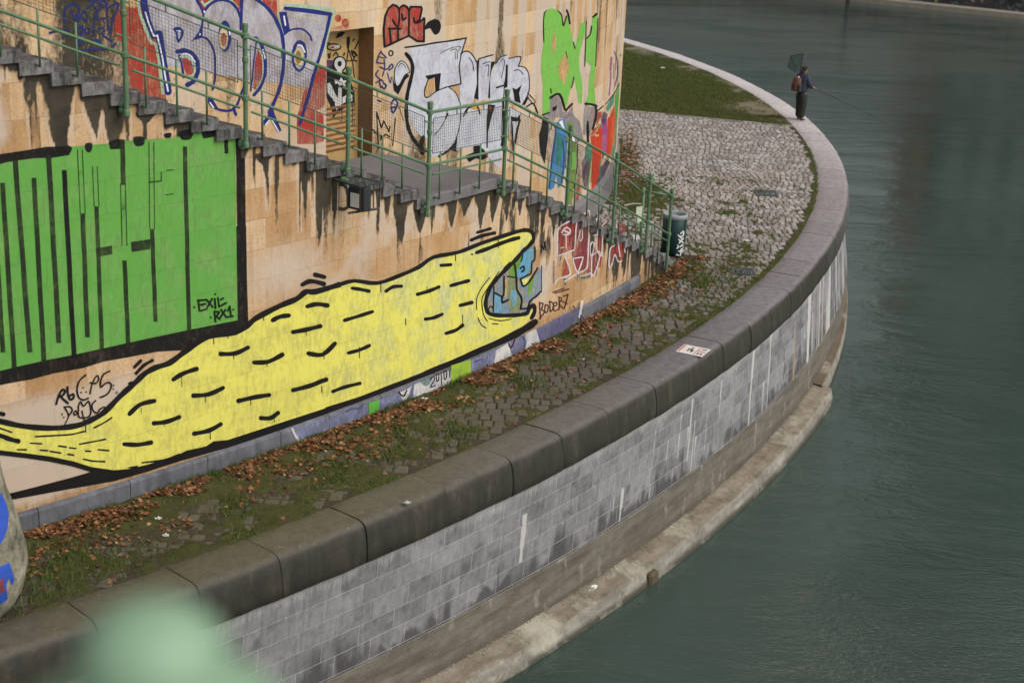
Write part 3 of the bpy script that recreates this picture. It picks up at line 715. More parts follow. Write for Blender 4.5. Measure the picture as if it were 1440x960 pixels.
# grass blades
def blade_mat(name, stops):
    T = NT(name); return T.out(T.bsdf(T.ramp(T.island(), stops), .7, spec=.2))
def blades(name, pts, hmin, hmax, w, mat, seed=1, **k):
    r = np.random.default_rng(seed); n = len(pts); pts = np.asarray(pts)
    a = r.uniform(0, 2*math.pi, n); h = r.uniform(hmin, hmax, n); l = h*r.uniform(.1, .8, n); b = r.uniform(0, 2*math.pi, n)
    v = np.zeros((n, 3, 3)); dx, dy = np.cos(a)*w/2, np.sin(a)*w/2
    v[:, 0] = pts-np.stack([dx, dy, 0*dx], 1); v[:, 1] = pts+np.stack([dx, dy, 0*dx], 1); v[:, 2] = pts+np.stack([np.cos(b)*l, np.sin(b)*l, h], 1)
    return setp(mesh(name, v.reshape(-1, 3), np.arange(3*n).reshape(n, 3), mat, **k), kind='stuff')
rg = np.random.default_rng(3)
n = 300000; dg = rg.uniform(-47.5, -4, n); rr2 = rg.uniform(43, 47.6, n)
X = QX+rr2*np.cos(np.radians(dg)); Y = QY+rr2*np.sin(np.radians(dg)); mo = moss_of(X, Y)
cl = fbm(X*4+5, Y*3)
strip = (rr2 > 45.7)
keep = (rg.random(n) < sstep(.40, .85, mo)*sstep(.40, .56, cl)) & (strip | (dg > -17)) 
blades('grass_tufts', np.stack([X[keep], Y[keep], 0*X[keep]-.005+.02*mo[keep]], 1), .02, .065, .010, blade_mat('tuft_grass', [(0, (.035, .068, .012)), (.5, (.075, .125, .02)), (.8, (.13, .16, .035)), (1, (.22, .19, .08))]), 5, label='green grass tufts growing between the wall foot and the cobbles', cat='grass')
n = 230000; X = rg.uniform(0, 9, n); Y = rg.uniform(49, 70, n); r = np.hypot(X-QX, Y-QY)
keep = (r < 47.5) & (Y > lawn_y(X)+.05) & (rg.random(n) > bare_of(X, Y)*1.1)
blades('lawn_grass', np.stack([X[keep], Y[keep], 0*X[keep]+.01], 1), .02, .05, .022, blade_mat('short_grass', [(0, (.045, .060, .014)), (.6, (.085, .105, .026)), (1, (.15, .15, .05))]), 6, label='short mown grass of the triangular lawn by the river', cat='grass')
# dead leaves
LP = []
rl = np.random.default_rng(9)
while len(LP) < 9000:
    dg = rl.uniform(-47, -20.8); s = (dg+44)*math.pi/180*45.6
    e = rl.exponential(.34 if dg < -37 else .24)+.0
    cl = float(fbm(dg*2.2, e*3+2)); th = .47 if dg > -36 else .40
    if e > 1.25 or cl < th+.06*(e > .5)-.1*(e < .14): continue
    r = 45.72+e
    LP.append((QX+r*math.cos(rad(dg)), QY+r*math.sin(rad(dg)), .012+abs(rl.normal(0, .016))+(.03 if e < .35 else 0)*rl.random()))
while len(LP) < 9700:
    c = ground(rl.normal(884, 10), rl.normal(228, 22))
    if math.hypot(c[0]-WB.cx, c[1]-WB.cy) > WB.R+.15: LP.append((c[0], c[1], .02+.03*rl.random()))
while len(LP) < 10100:
    dg = rl.uniform(-47, -22); r = rl.uniform(45.8, 47.5); LP.append((QX+r*math.cos(rad(dg)), QY+r*math.sin(rad(dg)), .012))
V = []; F = []
sh = [(0, -.5), (.16, -.22), (.5, -.28), (.30, .0), (.46, .30), (.16, .22), (0, .55), (-.16, .22), (-.46, .30), (-.30, 0), (-.5, -.28), (-.16, -.22)]
for (x, y, z) in LP:
    s = rl.uniform(.035, .088); c = rl.uniform(.15, .9)*rl.choice([-1, 1, 1])
    R3 = (Matrix.Rotation(rl.uniform(0, 6.28), 3, 'Z') @ Matrix.Rotation(rl.normal(0, .38), 3, 'X') @ Matrix.Rotation(rl.normal(0, .38), 3, 'Y'))
    n0 = len(V); V.append((x, y, z+.008))
    for a, b in sh:
        v = R3 @ Vector((a*s, b*s, c*s*(a*a+.5*b*b))); V.append((x+v.x, y+v.y, z+.008+max(v.z, -z*.8)))
    F += [(n0, n0+1+k, n0+1+(k+1) % 12) for k in range(12)]
def leaf_mat():
    T = NT('dead_leaf'); i = T.island(); n = T.noise(T.obj(), 60, 3)
    c = T.ramp(i, [(0, (.05, .022, .012)), (.3, (.14, .055, .022)), (.65, (.26, .105, .040)), (.9, (.38, .18, .078)), (1, (.46, .30, .16))])
    return T.out(T.bsdf(T.mix(T.math('MULTIPLY', n, .5), c, (.06, .03, .015)), .7, spec=.3))
setp(mesh('dead_leaves', V, F, leaf_mat()), 'drift of brown dead leaves along the foot of the painted wall', 'leaves', kind='stuff')

# ================================================================== river
WZ = -3.3
def water_mat():
    T = NT('river_water'); P = T.obj()
    w1 = T.noise(P, 1, 3, .5, .6, (.55, 1.1, 1)); w2 = T.noise(P, 1, 4, .6, .8, (2.6, 4.6, 1)); w3 = T.noise(P, 1, 3, .6, .3, (.10, .22, 1)); w4 = T.noise(P, 1, 3, .6, .4, (9, 15, 1))
    def patch(cx, cy, r0, r1):
        d = T.n('ShaderNodeVectorMath', operation='DISTANCE', inp={0: P, 1: (cx, cy, WZ)}).outputs['Value']
        return T.n('ShaderNodeMapRange', inp={0: d, 1: r0, 2: r1, 3: 1.0, 4: 0.0}).outputs[0]
    g1, g2 = ground(1300, 905, WZ), ground(985, 45, WZ)
    ruffle = T.math('MAXIMUM', patch(g1[0]+.8, g1[1]-1.2, 1.8, 5.0), T.math('MULTIPLY', patch(g2[0], g2[1], 5, 42), .8))
    calm = T.math('ADD', T.ramp(w3, [(.40, .18), (.65, .85)]), T.math('MULTIPLY', ruffle, T.ramp(w3, [(.35, .9), (.6, 2.4)])))
    h = T.math('MULTIPLY', T.math('ADD', T.math('ADD', T.math('MULTIPLY', w1, .8), T.math('MULTIPLY', w2, .34)), T.math('MULTIPLY', w4, T.math('ADD', .07, T.math('MULTIPLY', ruffle, .42)))), calm)
    yy = T.n('ShaderNodeSeparateXYZ', inp={0: P}).outputs[1]
    h = T.math('MULTIPLY', h, T.n('ShaderNodeMapRange', inp={0: yy, 1: 26.0, 2: 85.0, 3: 1.0, 4: .24}).outputs[0])
    nrm = T.bump(h, .8, .15)
    fr = T.n('ShaderNodeFresnel', inp={'IOR': 1.33, 'Normal': nrm}).outputs[0]
    mu = T.noise(P, 1, 4, .6, .5, (.12, .05, 1))
    body = T.ramp(mu, [(.35, (.056, .090, .073)), (.7, (.086, .130, .110))])
    df = T.n('ShaderNodeBsdfDiffuse', inp={'Color': body}).outputs[0]
    tr = T.n('ShaderNodeBsdfTransparent', inp={'Color': (.50, .62, .52, 1)}).outputs[0]
    base = T.n('ShaderNodeMixShader', inp={0: .46, 1: df, 2: tr}).outputs[0]
    gl = T.n('ShaderNodeBsdfGlossy', inp={'Color': (1, 1, 1, 1), 'Roughness': .035, 'Normal': nrm}).outputs[0]
    return T.out(T.n('ShaderNodeMixShader', inp={0: fr, 1: base, 2: gl}).outputs[0])
setp(mesh('water', [(-1500, -400, WZ), (1500, -400, WZ), (1500, 2500, WZ), (-1500, 2500, WZ)], [(0, 1, 2, 3)], water_mat()), kind='structure')
setp(mesh('riverbed', [(-1500, -400, -4.6), (1500, -400, -4.6), (1500, 2500, -4.6), (-1500, 2500, -4.6)], [(0, 1, 2, 3)], plain('river_silt', (.03, .045, .03), .9)), kind='structure')

# ================================================================== far bank
FA, FB = Vector(ground(1200, 2.5, WZ)[:2]), Vector(ground(1440, 28, WZ)[:2])
fd = (FB-FA).normalized(); fn = Vector((-fd.y, fd.x)); fn = fn if fn.y > 0 else -fn
def fp(a, b, z): p = FA+fd*a+fn*b; return (p.x, p.y, z)
bank = empty('far_quay_wall', fp(6, 0, WZ), label='dark quay wall of the far bank with a pale stone footing along the water', cat='quay wall')
B = MB(); B.add([fp(-90, 0, WZ-.6), fp(70, 0, WZ-.6), fp(70, 0, WZ+.38), fp(-90, 0, WZ+.38), fp(70, 1.4, WZ+.42), fp(-90, 1.4, WZ+.42)], [(0, 1, 2, 3), (3, 2, 4, 5)])
B.build('footing', granite('far_footing', (.22, .19, .15), (.42, .38, .31), dirt=.4), bank)
def farwall():
    T = NT('far_wall_stone'); P = T.obj(); n1 = T.noise(P, .5, 5, .6); n2 = T.noise(P, 2, 5, .7)
    v = T.n('ShaderNodeTexVoronoi', inp={'Vector': P, 'Scale': .7}).outputs['Color']
    c = T.ramp(n1, [(.35, (.03, .03, .035)), (.7, (.09, .085, .085))])
    c = T.mix(T.ramp(n2, [(.55, 0.0), (.7, .5)]), c, v)
    return T.out(T.bsdf(c, .8))
B = MB(); B.add([fp(-90, 1.4, WZ+.4), fp(70, 1.4, WZ+.4), fp(70, 1.7, 1.6), fp(-90, 1.7, 1.6), fp(70, 8, 1.62), fp(-90, 8, 1.62)], [(0, 1, 2, 3), (3, 2, 4, 5)])
B.build('wall_face', farwall(), bank)
setp(mesh('street', [fp(-300, 7.9, 1.6), fp(300, 7.9, 1.6), fp(300, 900, 1.6), fp(-300, 900, 1.6)], [(0, 1, 2, 3)], plain('asphalt', (.05, .05, .05), .9)), kind='structure')
blds = [(-88, 18, 7, (.40, .37, .33), 'pale ochre'), (-68, 16, 8, (.46, .44, .41), 'cream'), (-50, 15, 7, (.30, .28, .26), 'brown'), (-33, 9, 6, (.36, .35, .34), 'grey stone'), (-23, 8, 7, (.16, .34, .30), 'teal'),
        (-14, 12, 6, (.22, .24, .21), 'grey-green'), (-1, 3, 30, (.34, .13, .09), 'narrow red'), (3, 9, 52, (.30, .31, .30), 'light grey'), (13, 19, 60, (.13, .15, .14), 'slate grey'), (33, 24, 56, (.16, .16, .15), 'dim grey')]
def facade(name, c):
    T = NT(name); P = T.n('ShaderNodeMapping', inp={'Vector': T.obj(), 'Rotation': (rad(90), 0, 0)}).outputs[0]
    b = brick(T, P, 2.4, 3.3, .75, 0.0, .02); n = T.noise(T.obj(), .4, 4)
    k = T.mix(T.math('MULTIPLY', n, .5), c, tuple(x*.5 for x in c))
    return T.out(T.bsdf(T.mix(b.outputs['Fac'], (.04, .045, .05), k), .7))
for (x0, w, h, c, nm) in blds:  # invented blocks beyond the frame, added so the water has something to reflect
    o = empty('invented_building', fp(x0+w/2, 20, 1.6), label=nm+' invented building on the far bank, added beyond the frame for the river to mirror', cat='building')
    bm_ = MB(); bm_.add([fp(x0, 14, 1.6), fp(x0+w, 14, 1.6), fp(x0+w, 28, 1.6), fp(x0, 28, 1.6), fp(x0, 14, 1.6+h), fp(x0+w, 14, 1.6+h), fp(x0+w, 28, 1.6+h), fp(x0, 28, 1.6+h)], [(0, 1, 5, 4), (1, 2, 6, 5), (2, 3, 7, 6), (3, 0, 4, 7), (4, 5, 6, 7)])
    bm_.build('wall', facade(nm.replace(' ', '_')+'_render', c), o)
    bm_ = MB(); bm_.add([fp(x0-.3, 13.7, 1.6+h), fp(x0+w+.3, 13.7, 1.6+h), fp(x0+w+.3, 28.3, 1.6+h), fp(x0-.3, 28.3, 1.6+h), fp(x0+2, 18, 4.4+h), fp(x0+w-2, 18, 4.4+h), fp(x0+w-2, 24, 4.4+h), fp(x0+2, 24, 4.4+h)], [(0, 1, 5, 4), (1, 2, 6, 5), (2, 3, 7, 6), (3, 0, 4, 7), (4, 5, 6, 7)])
    bm_.build('roof', plain('roof_'+nm.replace(' ', '_'), (.10, .07, .06), .8), o)
pl = empty('reflection_post', ground(1192, 6, WZ), label='thin dark post added before the far bank in place of a dark reflection', cat='post')
B = MB(); p = ground(1192, 6, WZ); B.tube([(p[0], p[1], WZ-.8), (p[0], p[1], WZ+2.4)], .16, 10); B.build('pile', plain('wet_timber', (.03, .025, .02), .7), pl)  # added post, stands in for a dark reflection smear on the water
B = MB(); B.lathe((p[0], p[1], WZ+2.4), [(.19, 0), (.19, .08), (.1, .16), (0, .18)], 10); B.build('cap', M['iron'], pl)
# ================================================================== painted murals
def cat_rom(P, k=4, closed=False):
    P = [Vector(p) for p in P]; n = len(P)
    if n < 3: return [tuple(p) for p in P]
    out = []
    for i in range(n if closed else n-1):
        g = (lambda j: P[j % n]) if closed else (lambda j: P[min(max(j, 0), n-1)])
        a, b, c, d = g(i-1), g(i), g(i+1), g(i+2)
        for t in range(k):
            t /= k; out.append(tuple(.5*((2*b)+(c-a)*t+(2*a-5*b+4*c-d)*t*t+(-a+3*b-3*c+d)*t**3)))
    if not closed: out.append(tuple(P[-1]))
    return out
def ell(cx, cy, rx, ry, n=14): return [(cx+rx*math.cos(2*math.pi*i/n), cy+ry*math.sin(2*math.pi*i/n)) for i in range(n)]
def inside_any(P, rings):
    res = np.zeros(len(P), bool)
    for R in rings:
        lo, hi = R.min(0), R.max(0); k = np.nonzero(~res & (P[:, 0] >= lo[0]) & (P[:, 0] <= hi[0]) & (P[:, 1] >= lo[1]) & (P[:, 1] <= hi[1]))[0]
        if not len(k): continue
        x, y = P[k, 0][:, None], P[k, 1][:, None]; x0, y0 = R[:, 0][None], R[:, 1][None]; x1, y1 = np.roll(R[:, 0], -1)[None], np.roll(R[:, 1], -1)[None]
        c = ((y0 > y) != (y1 > y)) & (x < (x1-x0)*(y-y0)/(y1-y0+1e-15)+x0)
        res[k] = (c.sum(1) % 2) == 1
    return res
class Mural:
    def __init__(s, name, wall, parent, off=0.0, **k): s.g = {}; s.name = name; s.w = wall; s.p = parent; s.off = off; s.k = k; s.tile(0, 0, 1)
    def tile(s, x, y, k): s.x, s.y, s.z = x, y, k; return s
    def c(s, P): return [(s.x+a/s.z, s.y+b/s.z) for a, b in P]
    def fill(s, mat, lvl, P, sm=False):
        Q = s.c(cat_rom(P, 3, True) if sm else P); s.g.setdefault((lvl, mat), []).append(Q); return s
    def line(s, mat, lvl, P, w=10, sm=True, taper=None):
        Q = s.c(cat_rom(P, 3) if sm else P); w = w/s.z/2*(1.3 if w/s.z < 2.6 else 1.12); L = s.g.setdefault((lvl, mat), []); n = len(Q)
        W = [w*(1+.10*math.sin(i*1.7+Q[0][0])) for i in range(n)]
        if taper: W = [x*(1-taper*abs(2*i/(n-1)-1)**2) for i, x in enumerate(W)]
        for i, (x, y) in enumerate(Q):
            L.append([(x+W[i]*math.cos(q*math.pi/4+.2), y+W[i]*math.sin(q*math.pi/4+.2)) for q in range(8)])
            if i < n-1:
                u, v = Q[i+1]; dx, dy = u-x, v-y; l = math.hypot(dx, dy)
                if l < 1e-4: continue
                nx, ny = -dy/l, dx/l
                L.append([(x+nx*W[i], y+ny*W[i]), (u+nx*W[i+1], v+ny*W[i+1]), (u-nx*W[i+1], v-ny*W[i+1]), (x-nx*W[i], y-ny*W[i])])
        return s
    def loop(s, mat, lvl, P, w=10, sm=True): 
        return s.line(mat, lvl, (cat_rom(P, 3, True)+[P[0]]) if sm else P+[P[0]], w, False)
    def dot(s, mat, lvl, *pts, r=6):
        for x, y in pts: s.fill(mat, lvl, ell(x, y, r, r, 8))
        return s
    def build(s):
        V = []; F = []; UV = []; mi = []; mats = []
        for (lvl, mat), polys in sorted(s.g.items(), key=lambda t: t[0][0]):
            if mat not in mats: mats.append(mat)
            co = []; fc = []
            for P in polys:
                Q = []
                for i, p in enumerate(P):
                    u = P[(i+1) % len(P)]; L = math.hypot(u[0]-p[0], u[1]-p[1]); m = max(1, int(L/24))
                    Q += [(p[0]+(u[0]-p[0])*j/m, p[1]+(u[1]-p[1])*j/m) for j in range(m)]
                W = [s.w.cast(a, b, s.off) for a, b in Q]
                if sum(W[i][0]*W[(i+1) % len(W)][1]-W[(i+1) % len(W)][0]*W[i][1] for i in range(len(W))) < 0: W = W[::-1]
                n0 = len(co); co += [Vector(q) for q in W]; fc.append(list(range(n0, len(co))))
            xs = [c.x for c in co]; ys = [c.y for c in co]
            if max(xs)-min(xs) > .5:
                x = min(xs)
                while x < max(xs):
                    y = min(ys)
                    while y < max(ys): co.append(Vector((x+.01, y+.013))); y += .34
                    x += .31
            vs, _, fs, _, _, of = delaunay_2d_cdt(co, [], fc, 1, 1e-5, True)
            n0 = len(V); o = s.off+.0025+lvl*.0018
            for v in vs: V.append(s.w.pt(v.x*(s.w.R/(s.w.R)), v.y, o)); UV.append((v.x, v.y))
            rings = [np.array([(co[i].x, co[i].y) for i in r]) for r in fc]
            cen = np.array([((vs[f[0]].x+vs[f[1]].x+vs[f[2]].x)/3, (vs[f[0]].y+vs[f[1]].y+vs[f[2]].y)/3) for f in fs])
            ins = inside_any(cen, rings)
            for f, g in zip(fs, ins):
                if g: F.append(tuple(n0+i for i in f)); mi.append(mats.index(mat))
        return mesh(s.name, V, F, [PM[m] for m in mats], s.p, mi=mi, uv=UV, **s.k)
PM = {}
def pm(k, col, wear=.2, **a): PM[k] = paint('paint_'+k, col, wear, **a)
JBk = dict(J=JB, dz=-.10)
# ---- stair wall paints
pm('panel_green', '#5f9c45', .12, tint=hexc('#7da25e'), var=.25); pm('panel_black', '#131212', .16, var=.5); pm('stripe_black', '#23291b', .2, tint=hexc('#3a4a24'), var=.7, fade=.03)
pm('stripe_faint', '#3d6a2a', .45, var=.5, fade=.12)
pm('yellow', '#d6d064', .16, tint=hexc('#c3cfa6'), var=.10, tu=(5.2, 8.0), tamt=.85); pm('outline_black', '#151213', .08, var=.4); pm('outline_worn', '#3a3934', .55)
pm('sky_blue', '#5f9fc0', .2, tint=hexc('#8fa9a2')); pm('slate_blue', '#7794a8', .3, tint=hexc('#6f9a86')); pm('leaf_green', '#6f9a35', .2); pm('olive', '#8e9a5c', .3); pm('tan_paint', '#b59c6d', .2)
pm('lime', '#9cbb3a', .12, tint=hexc('#86a84a')); pm('lavender', '#8a8fb0', .3, tint=hexc('#6f76a0')); pm('violet', '#6f6d98', .32, tint=hexc('#8886a8')); pm('chalk', '#cdccc9', .18, tint=hexc('#a9b0bb')); pm('bright_green', '#62ab45', .15)
pm('maroon', '#8f4248', .30, tint=hexc('#a0574c')); pm('brick_red', '#a5443c', .30, tint=hexc('#93555a')); pm('white_line', '#d8d0d2', .22, var=.2); pm('dark_maroon', '#43201f', .15); pm('navy', '#3c4a85', .3); pm('teal', '#47706f', .3); pm('smoke', '#77757a', .5)
pm('pale_yellow', '#d4d27c', .2)

g = Mural('green_panel', WA, wallA, label='green painted panel with black bars and black frame')
g.fill('panel_green', 0, [(-45, 240), (0, 229), (17, 226), (73, 220), (98, 214), (100, 206), (124, 204), (152, 202), (180, 198), (231, 195), (256, 192), (279, 186), (331, 185), (332, 320), (334, 451), (268, 464), (197, 479), (175, 484), (106, 499), (65, 507), (25, 516), (0, 522), (-45, 533)])
g.tile(0, 180, 6.857).fill('panel_black', 1, [(-300, 300), (0, 252), (110, 236), (200, 222), (440, 182), (560, 178), (670, 172), (694, 190), (685, 225), (664, 262), (500, 288), (330, 292), (180, 312), (60, 330), (0, 348), (-300, 400)])
g.fill('panel_black', 1, [(820, 152), (885, 146), (882, 215), (850, 238), (822, 210)], True).fill('panel_black', 1, [(1045, 135), (1120, 108), (1195, 110), (1196, 200), (1060, 206)])
g.tile(170, 170, 6.4).fill('panel_black', 1, [(110, 150), (200, 145), (205, 215), (130, 225)], True).fill('panel_black', 1, [(385, 118), (450, 108), (445, 150), (400, 152)], True).fill('panel_black', 1, [(520, 100), (640, 78), (632, 160), (560, 172), (530, 150)], True).fill('panel_black', 1, [(715, 85), (870, 66), (866, 140), (740, 160)]).fill('panel_black', 1, [(870, 66), (1045, 50), (1045, 112), (870, 122)])
g.fill('panel_black', 1, [(1030, 60), (1072, 56), (1078, 200), (1080, 335), (1116, 338), (1122, 960), (1046, 962), (1036, 330)])
g.tile(0, 0, 1).fill('panel_black', 1, [(332, 318), (346, 318), (347, 390), (349, 452), (347, 458), (330, 467), (293, 472), (277, 482), (262, 492), (222, 494), (180, 502), (146, 508), (117, 517), (74, 525), (44, 533), (10, 539), (-45, 551), (-45, 532), (0, 521), (25, 515), (65, 506), (106, 498), (175, 483), (197, 478), (268, 463), (334, 450)])
for (p, q, w, m) in [((3.2, 257), (20, 517), 7.6, 0), ((21, 225), (41.7, 495), 8, 0), ((47.4, 250), (61.7, 511), 7.6, 0), ((68, 218), (82.7, 482), 8, 0), ((90, 239), (104, 503), 7.6, 2), ((116, 300), (122.7, 474), 7.4, 0), ((135.5, 290), (143, 491), 6.6, 0),
                     ((172, 197), (173, 260), 7.6, 0), ((174.8, 366), (180, 483), 6.8, 0), ((213.5, 322), (218.5, 452), 6.4, 0), ((259.6, 206), (265.6, 466), 6.6, 0), ((317.5, 187), (318, 216), 6, 2), ((-12, 235), (4, 495), 7.4, 0)]:
    w *= .9
    wv = [(p[0]+(q[0]-p[0])*t/6+.25*math.sin(t*2.1+p[0]), p[1]+(q[1]-p[1])*t/6) for t in range(7)]
    L = [(x-w/2, y) for x, y in wv]+[(x+w/2, y) for x, y in wv[::-1]]
    g.fill('stripe_black' if m == 0 else 'panel_black', 2, L)
for (p, q) in [((112, 211), (116, 300)), ((133, 234), (135.5, 290)), ((172.5, 258), (174.8, 345)), ((212.5, 200), (213.6, 322))]:
    w = 6.8; g.fill('stripe_faint', 2, [(p[0]-w/2, p[1]), (p[0]+w/2, p[1]), (q[0]+w/2, q[1]), (q[0]-w/2, q[1])])
    for d in (-w/2, w/2): g.line('stripe_black', 3, [(p[0]+d, p[1]), (q[0]+d, q[1])], .9, False)
g.fill('stripe_black', 3, [(134, 349), (157, 345), (158, 357), (136, 361)]).fill('stripe_black', 3, [(184, 340), (211, 336), (211, 350), (185, 354)])
g.tile(170, 170, 6.4).line('stripe_black', 3, [(250, 552), (360, 540), (360, 460)], 8, False).line('stripe_black', 3, [(410, 445), (470, 440)], 6).line('stripe_black', 3, [(400, 665), (470, 655)], 6)
g.tile(170, 320, 6)
for P in [[(650, 610), (660, 702)], [(650, 614), (722, 606)], [(655, 652), (712, 642)], [(660, 702), (722, 686)], [(724, 610), (772, 668)], [(768, 598), (726, 672)], [(790, 598), (795, 678)], [(815, 590), (826, 666), (885, 634)], [(840, 606), (862, 594)],
          [(785, 704), (796, 792)], [(785, 704), (828, 712), (802, 748), (832, 772)], [(836, 756), (880, 690)], [(842, 690), (888, 756)], [(898, 702), (916, 664), (926, 750)], [(896, 752), (942, 744)]]:
    g.line('panel_black', 3, P, 13, False)
g.dot('panel_black', 3, (618, 670), (792, 560), (755, 755), (946, 690), (684, 654), (940, 746), r=9)
g.build()

c = Mural('creature_mural', WA, wallA, label='long yellow creature with black outline and open jaws')
c.fill('yellow', 1, [(-30, 588), (0, 594), (34, 600), (75, 603), (108, 599), (128, 591), (147, 580), (169, 557), (188, 541), (202, 528), (218, 518), (238, 511), (257, 497), (277, 483), (293, 475), (330, 469), (347, 460), (360, 449), (393, 432), (417, 422), (430, 413), (443, 412), (477, 402), (498, 396), (529, 399), (560, 389), (588, 377), (609, 363), (644, 356), (675, 344), (717, 330), (738, 325), (747, 329), (748, 338), (735, 353), (725, 365), (713, 377), (700, 390), (690, 403), (684, 417), (682, 428), (685, 440), (693, 444), (710, 445), (730, 444), (742, 441), (749, 432), (750, 438), (746, 448), (735, 458), (713, 470), (682, 488), (634, 509), (592, 527), (529, 551), (495, 565), (460, 577), (400, 596), (333, 617), (289, 630), (252, 641), (206, 655), (179, 661), (160, 662), (137, 660), (103, 651), (69, 645), (34, 640), (0, 636), (-30, 633)])
c.fill('outline_black', 2, [(103, 648), (128, 656), (160, 660.5), (179, 659), (206, 653), (252, 638), (262, 633), (289, 627), (300, 620), (320, 618), (345, 610), (400, 592), (462, 572), (462, 582), (400, 603), (320, 629), (252, 648), (206, 663), (160, 676), (92, 688), (11, 703), (-30, 713), (-30, 704), (46, 685), (96, 672), (127, 663), (100, 655), (69, 648.5), (34, 643.5), (0, 639.5), (-30, 637), (-30, 630), (0, 632.5), (34, 636.5), (69, 641)])
c.line('outline_black', 2, [(-30, 586), (0, 592), (34, 599), (75, 601.5), (108, 598), (128, 590), (147, 578.6), (169.6, 555.6), (188, 539.6), (202, 526), (218, 516.7), (238, 510), (257, 496), (277, 482), (293, 473), (330, 467), (347, 458), (360, 447), (393, 430), (417, 420), (430, 410), (443, 410), (477, 400)], 7)
c.line('outline_black', 2, [(477, 400), (498, 394.6), (529.5, 398), (560.7, 387.6), (588.5, 375.5), (609, 361.6), (644, 354.7), (675, 342.5), (717, 328.6), (738, 323.4), (748, 327), (750, 336), (743, 346), (735, 353), (725, 365), (713, 376.7), (700, 390), (690, 403), (684, 416.7), (682.5, 428), (685, 438), (693, 442.5), (710, 443.5), (730, 442.5), (741, 440), (744, 433), (750, 429), (751.5, 438), (747, 447)], 5)
c.line('outline_black', 2, [(460, 577), (529, 553.5), (592, 528.5), (634, 511), (682, 490), (724, 470), (743, 459), (752, 452.5)], 8.6)
c.tile(0, 300, 3)
for P in [[(930, 592), (990, 590), (1045, 565)], [(1070, 628), (1130, 625), (1190, 595)], [(1235, 500), (1290, 490), (1350, 475)], [(1150, 450), (1180, 435), (1218, 430)], [(1295, 392), (1335, 382), (1380, 388)], [(1300, 590), (1360, 595), (1412, 548)], [(730, 700), (770, 675), (828, 655)], [(815, 768), (880, 762), (940, 735)], [(1005, 790), (1070, 775), (1135, 765)],
          [(1235, 745), (1310, 725), (1375, 700)], [(545, 845), (590, 805), (650, 790)], [(648, 884), (700, 878), (755, 858)], [(818, 928), (880, 915), (930, 888)], [(1100, 862), (1140, 862), (1172, 840)], [(1275, 300), (1310, 285), (1365, 297)], [(1328, 258), (1368, 268)]]: c.line('outline_black', 2, P, 17)
c.tile(460, 280, 2.88)
for P in [[(100, 360), (135, 365), (168, 372)], [(238, 372), (265, 355), (300, 352)], [(365, 385), (410, 372), (452, 355)], [(460, 268), (500, 265)], [(500, 350), (535, 340), (572, 330)], [(538, 430), (585, 418)], [(70, 490), (120, 475), (183, 455)], [(398, 485), (430, 480), (465, 465)], [(480, 543), (520, 530), (548, 510)], [(85, 622), (130, 610), (170, 592)], [(22, 778), (70, 760), (132, 745)], [(0, 612), (30, 585)], [(-55, 748), (-20, 732)]]: c.line('outline_black', 2, P, 13)
for P in [[(220, 505), (270, 490), (315, 482)], [(368, 600), (405, 585), (442, 575)], [(540, 590), (570, 575), (592, 553)], [(215, 632), (260, 622), (295, 618)], [(225, 700), (280, 688)]]: c.line('outline_worn', 2, P, 12)
for P in [[(660, 345), (645, 385)], [(555, 585), (585, 560)], [(95, 545), (120, 560)]]: c.line('outline_worn', 2, P, 2.5)
c.tile(0, 480, 4.3625).line('outline_black', 2, [(760, 628), (840, 632), (925, 618)], 24).line('outline_black', 2, [(-60, 560), (0, 575), (60, 598), (110, 610)], 26).line('outline_black', 2, [(0, 440), (20, 445)], 22)
for P in [[(215, 582), (340, 575), (440, 568), (515, 550)], [(185, 622), (255, 626)], [(360, 640), (405, 645)], [(425, 650), (465, 655)], [(485, 628), (560, 615), (645, 598)], [(575, 528), (640, 495), (685, 465)], [(105, 662), (160, 662)], [(245, 665), (290, 668)], [(305, 672), (370, 682)], [(525, 670), (555, 672)], [(600, 662), (665, 668)], [(415, 690), (450, 695)], [(510, 720), (570, 732), (640, 735)], [(-20, 525), (70, 555)], [(790, 772), (840, 765)], [(870, 742), (1000, 725), (1100, 690)]]: c.line('outline_black', 2, P, 8)
c.tile(660, 310, 6).line('outline_black', 2, [(60, 270), (150, 238), (250, 198), (350, 162), (415, 146)], 30).line('outline_black', 2, [(65, 100), (120, 85), (175, 68)], 22).line('outline_black', 2, [(15, 165), (100, 130), (210, 105)], 26).dot('outline_black', 2, (20, 285), r=9)
for P in [[(250, 430), (180, 530), (110, 640), (105, 720), (120, 800), (150, 850)], [(170, 480), (100, 570), (60, 660), (60, 750)], [(70, 820), (100, 880), (140, 905)], [(165, 825), (260, 845), (350, 830)], [(190, 870), (240, 872)], [(340, 350), (290, 400)]]: c.line('outline_black', 2, P, 7)
rdp = random.Random(8); c.tile(0, 0, 1)
for x, y in [(328, 497), (375, 509), (430, 466), (255, 530), (288, 554), (352, 560), (452, 545), (198, 575), (230, 594), (295, 608), (385, 585), (120, 600), (320, 470), (300, 475), (370, 442), (455, 495), (505, 490), (600, 405), (650, 445), (570, 450), (535, 400), (700, 336), (640, 358)]:
    c.line('outline_black', 2.2, [(x, y-2), (x+.3, y+rdp.uniform(5, 14))], rdp.uniform(.7, 1.1), False)
c.build()
c = Mural('jaw_painting', WA, wallA, label='blue and green painting inside the open jaws').tile(660, 310, 6)
c.fill('slate_blue', .5, [(140, 745), (150, 650), (200, 560), (310, 430), (450, 290), (500, 230), (550, 212), (558, 240), (552, 330), (530, 420), (500, 500), (606, 385), (606, 600), (545, 650), (520, 740), (440, 785), (200, 785)])
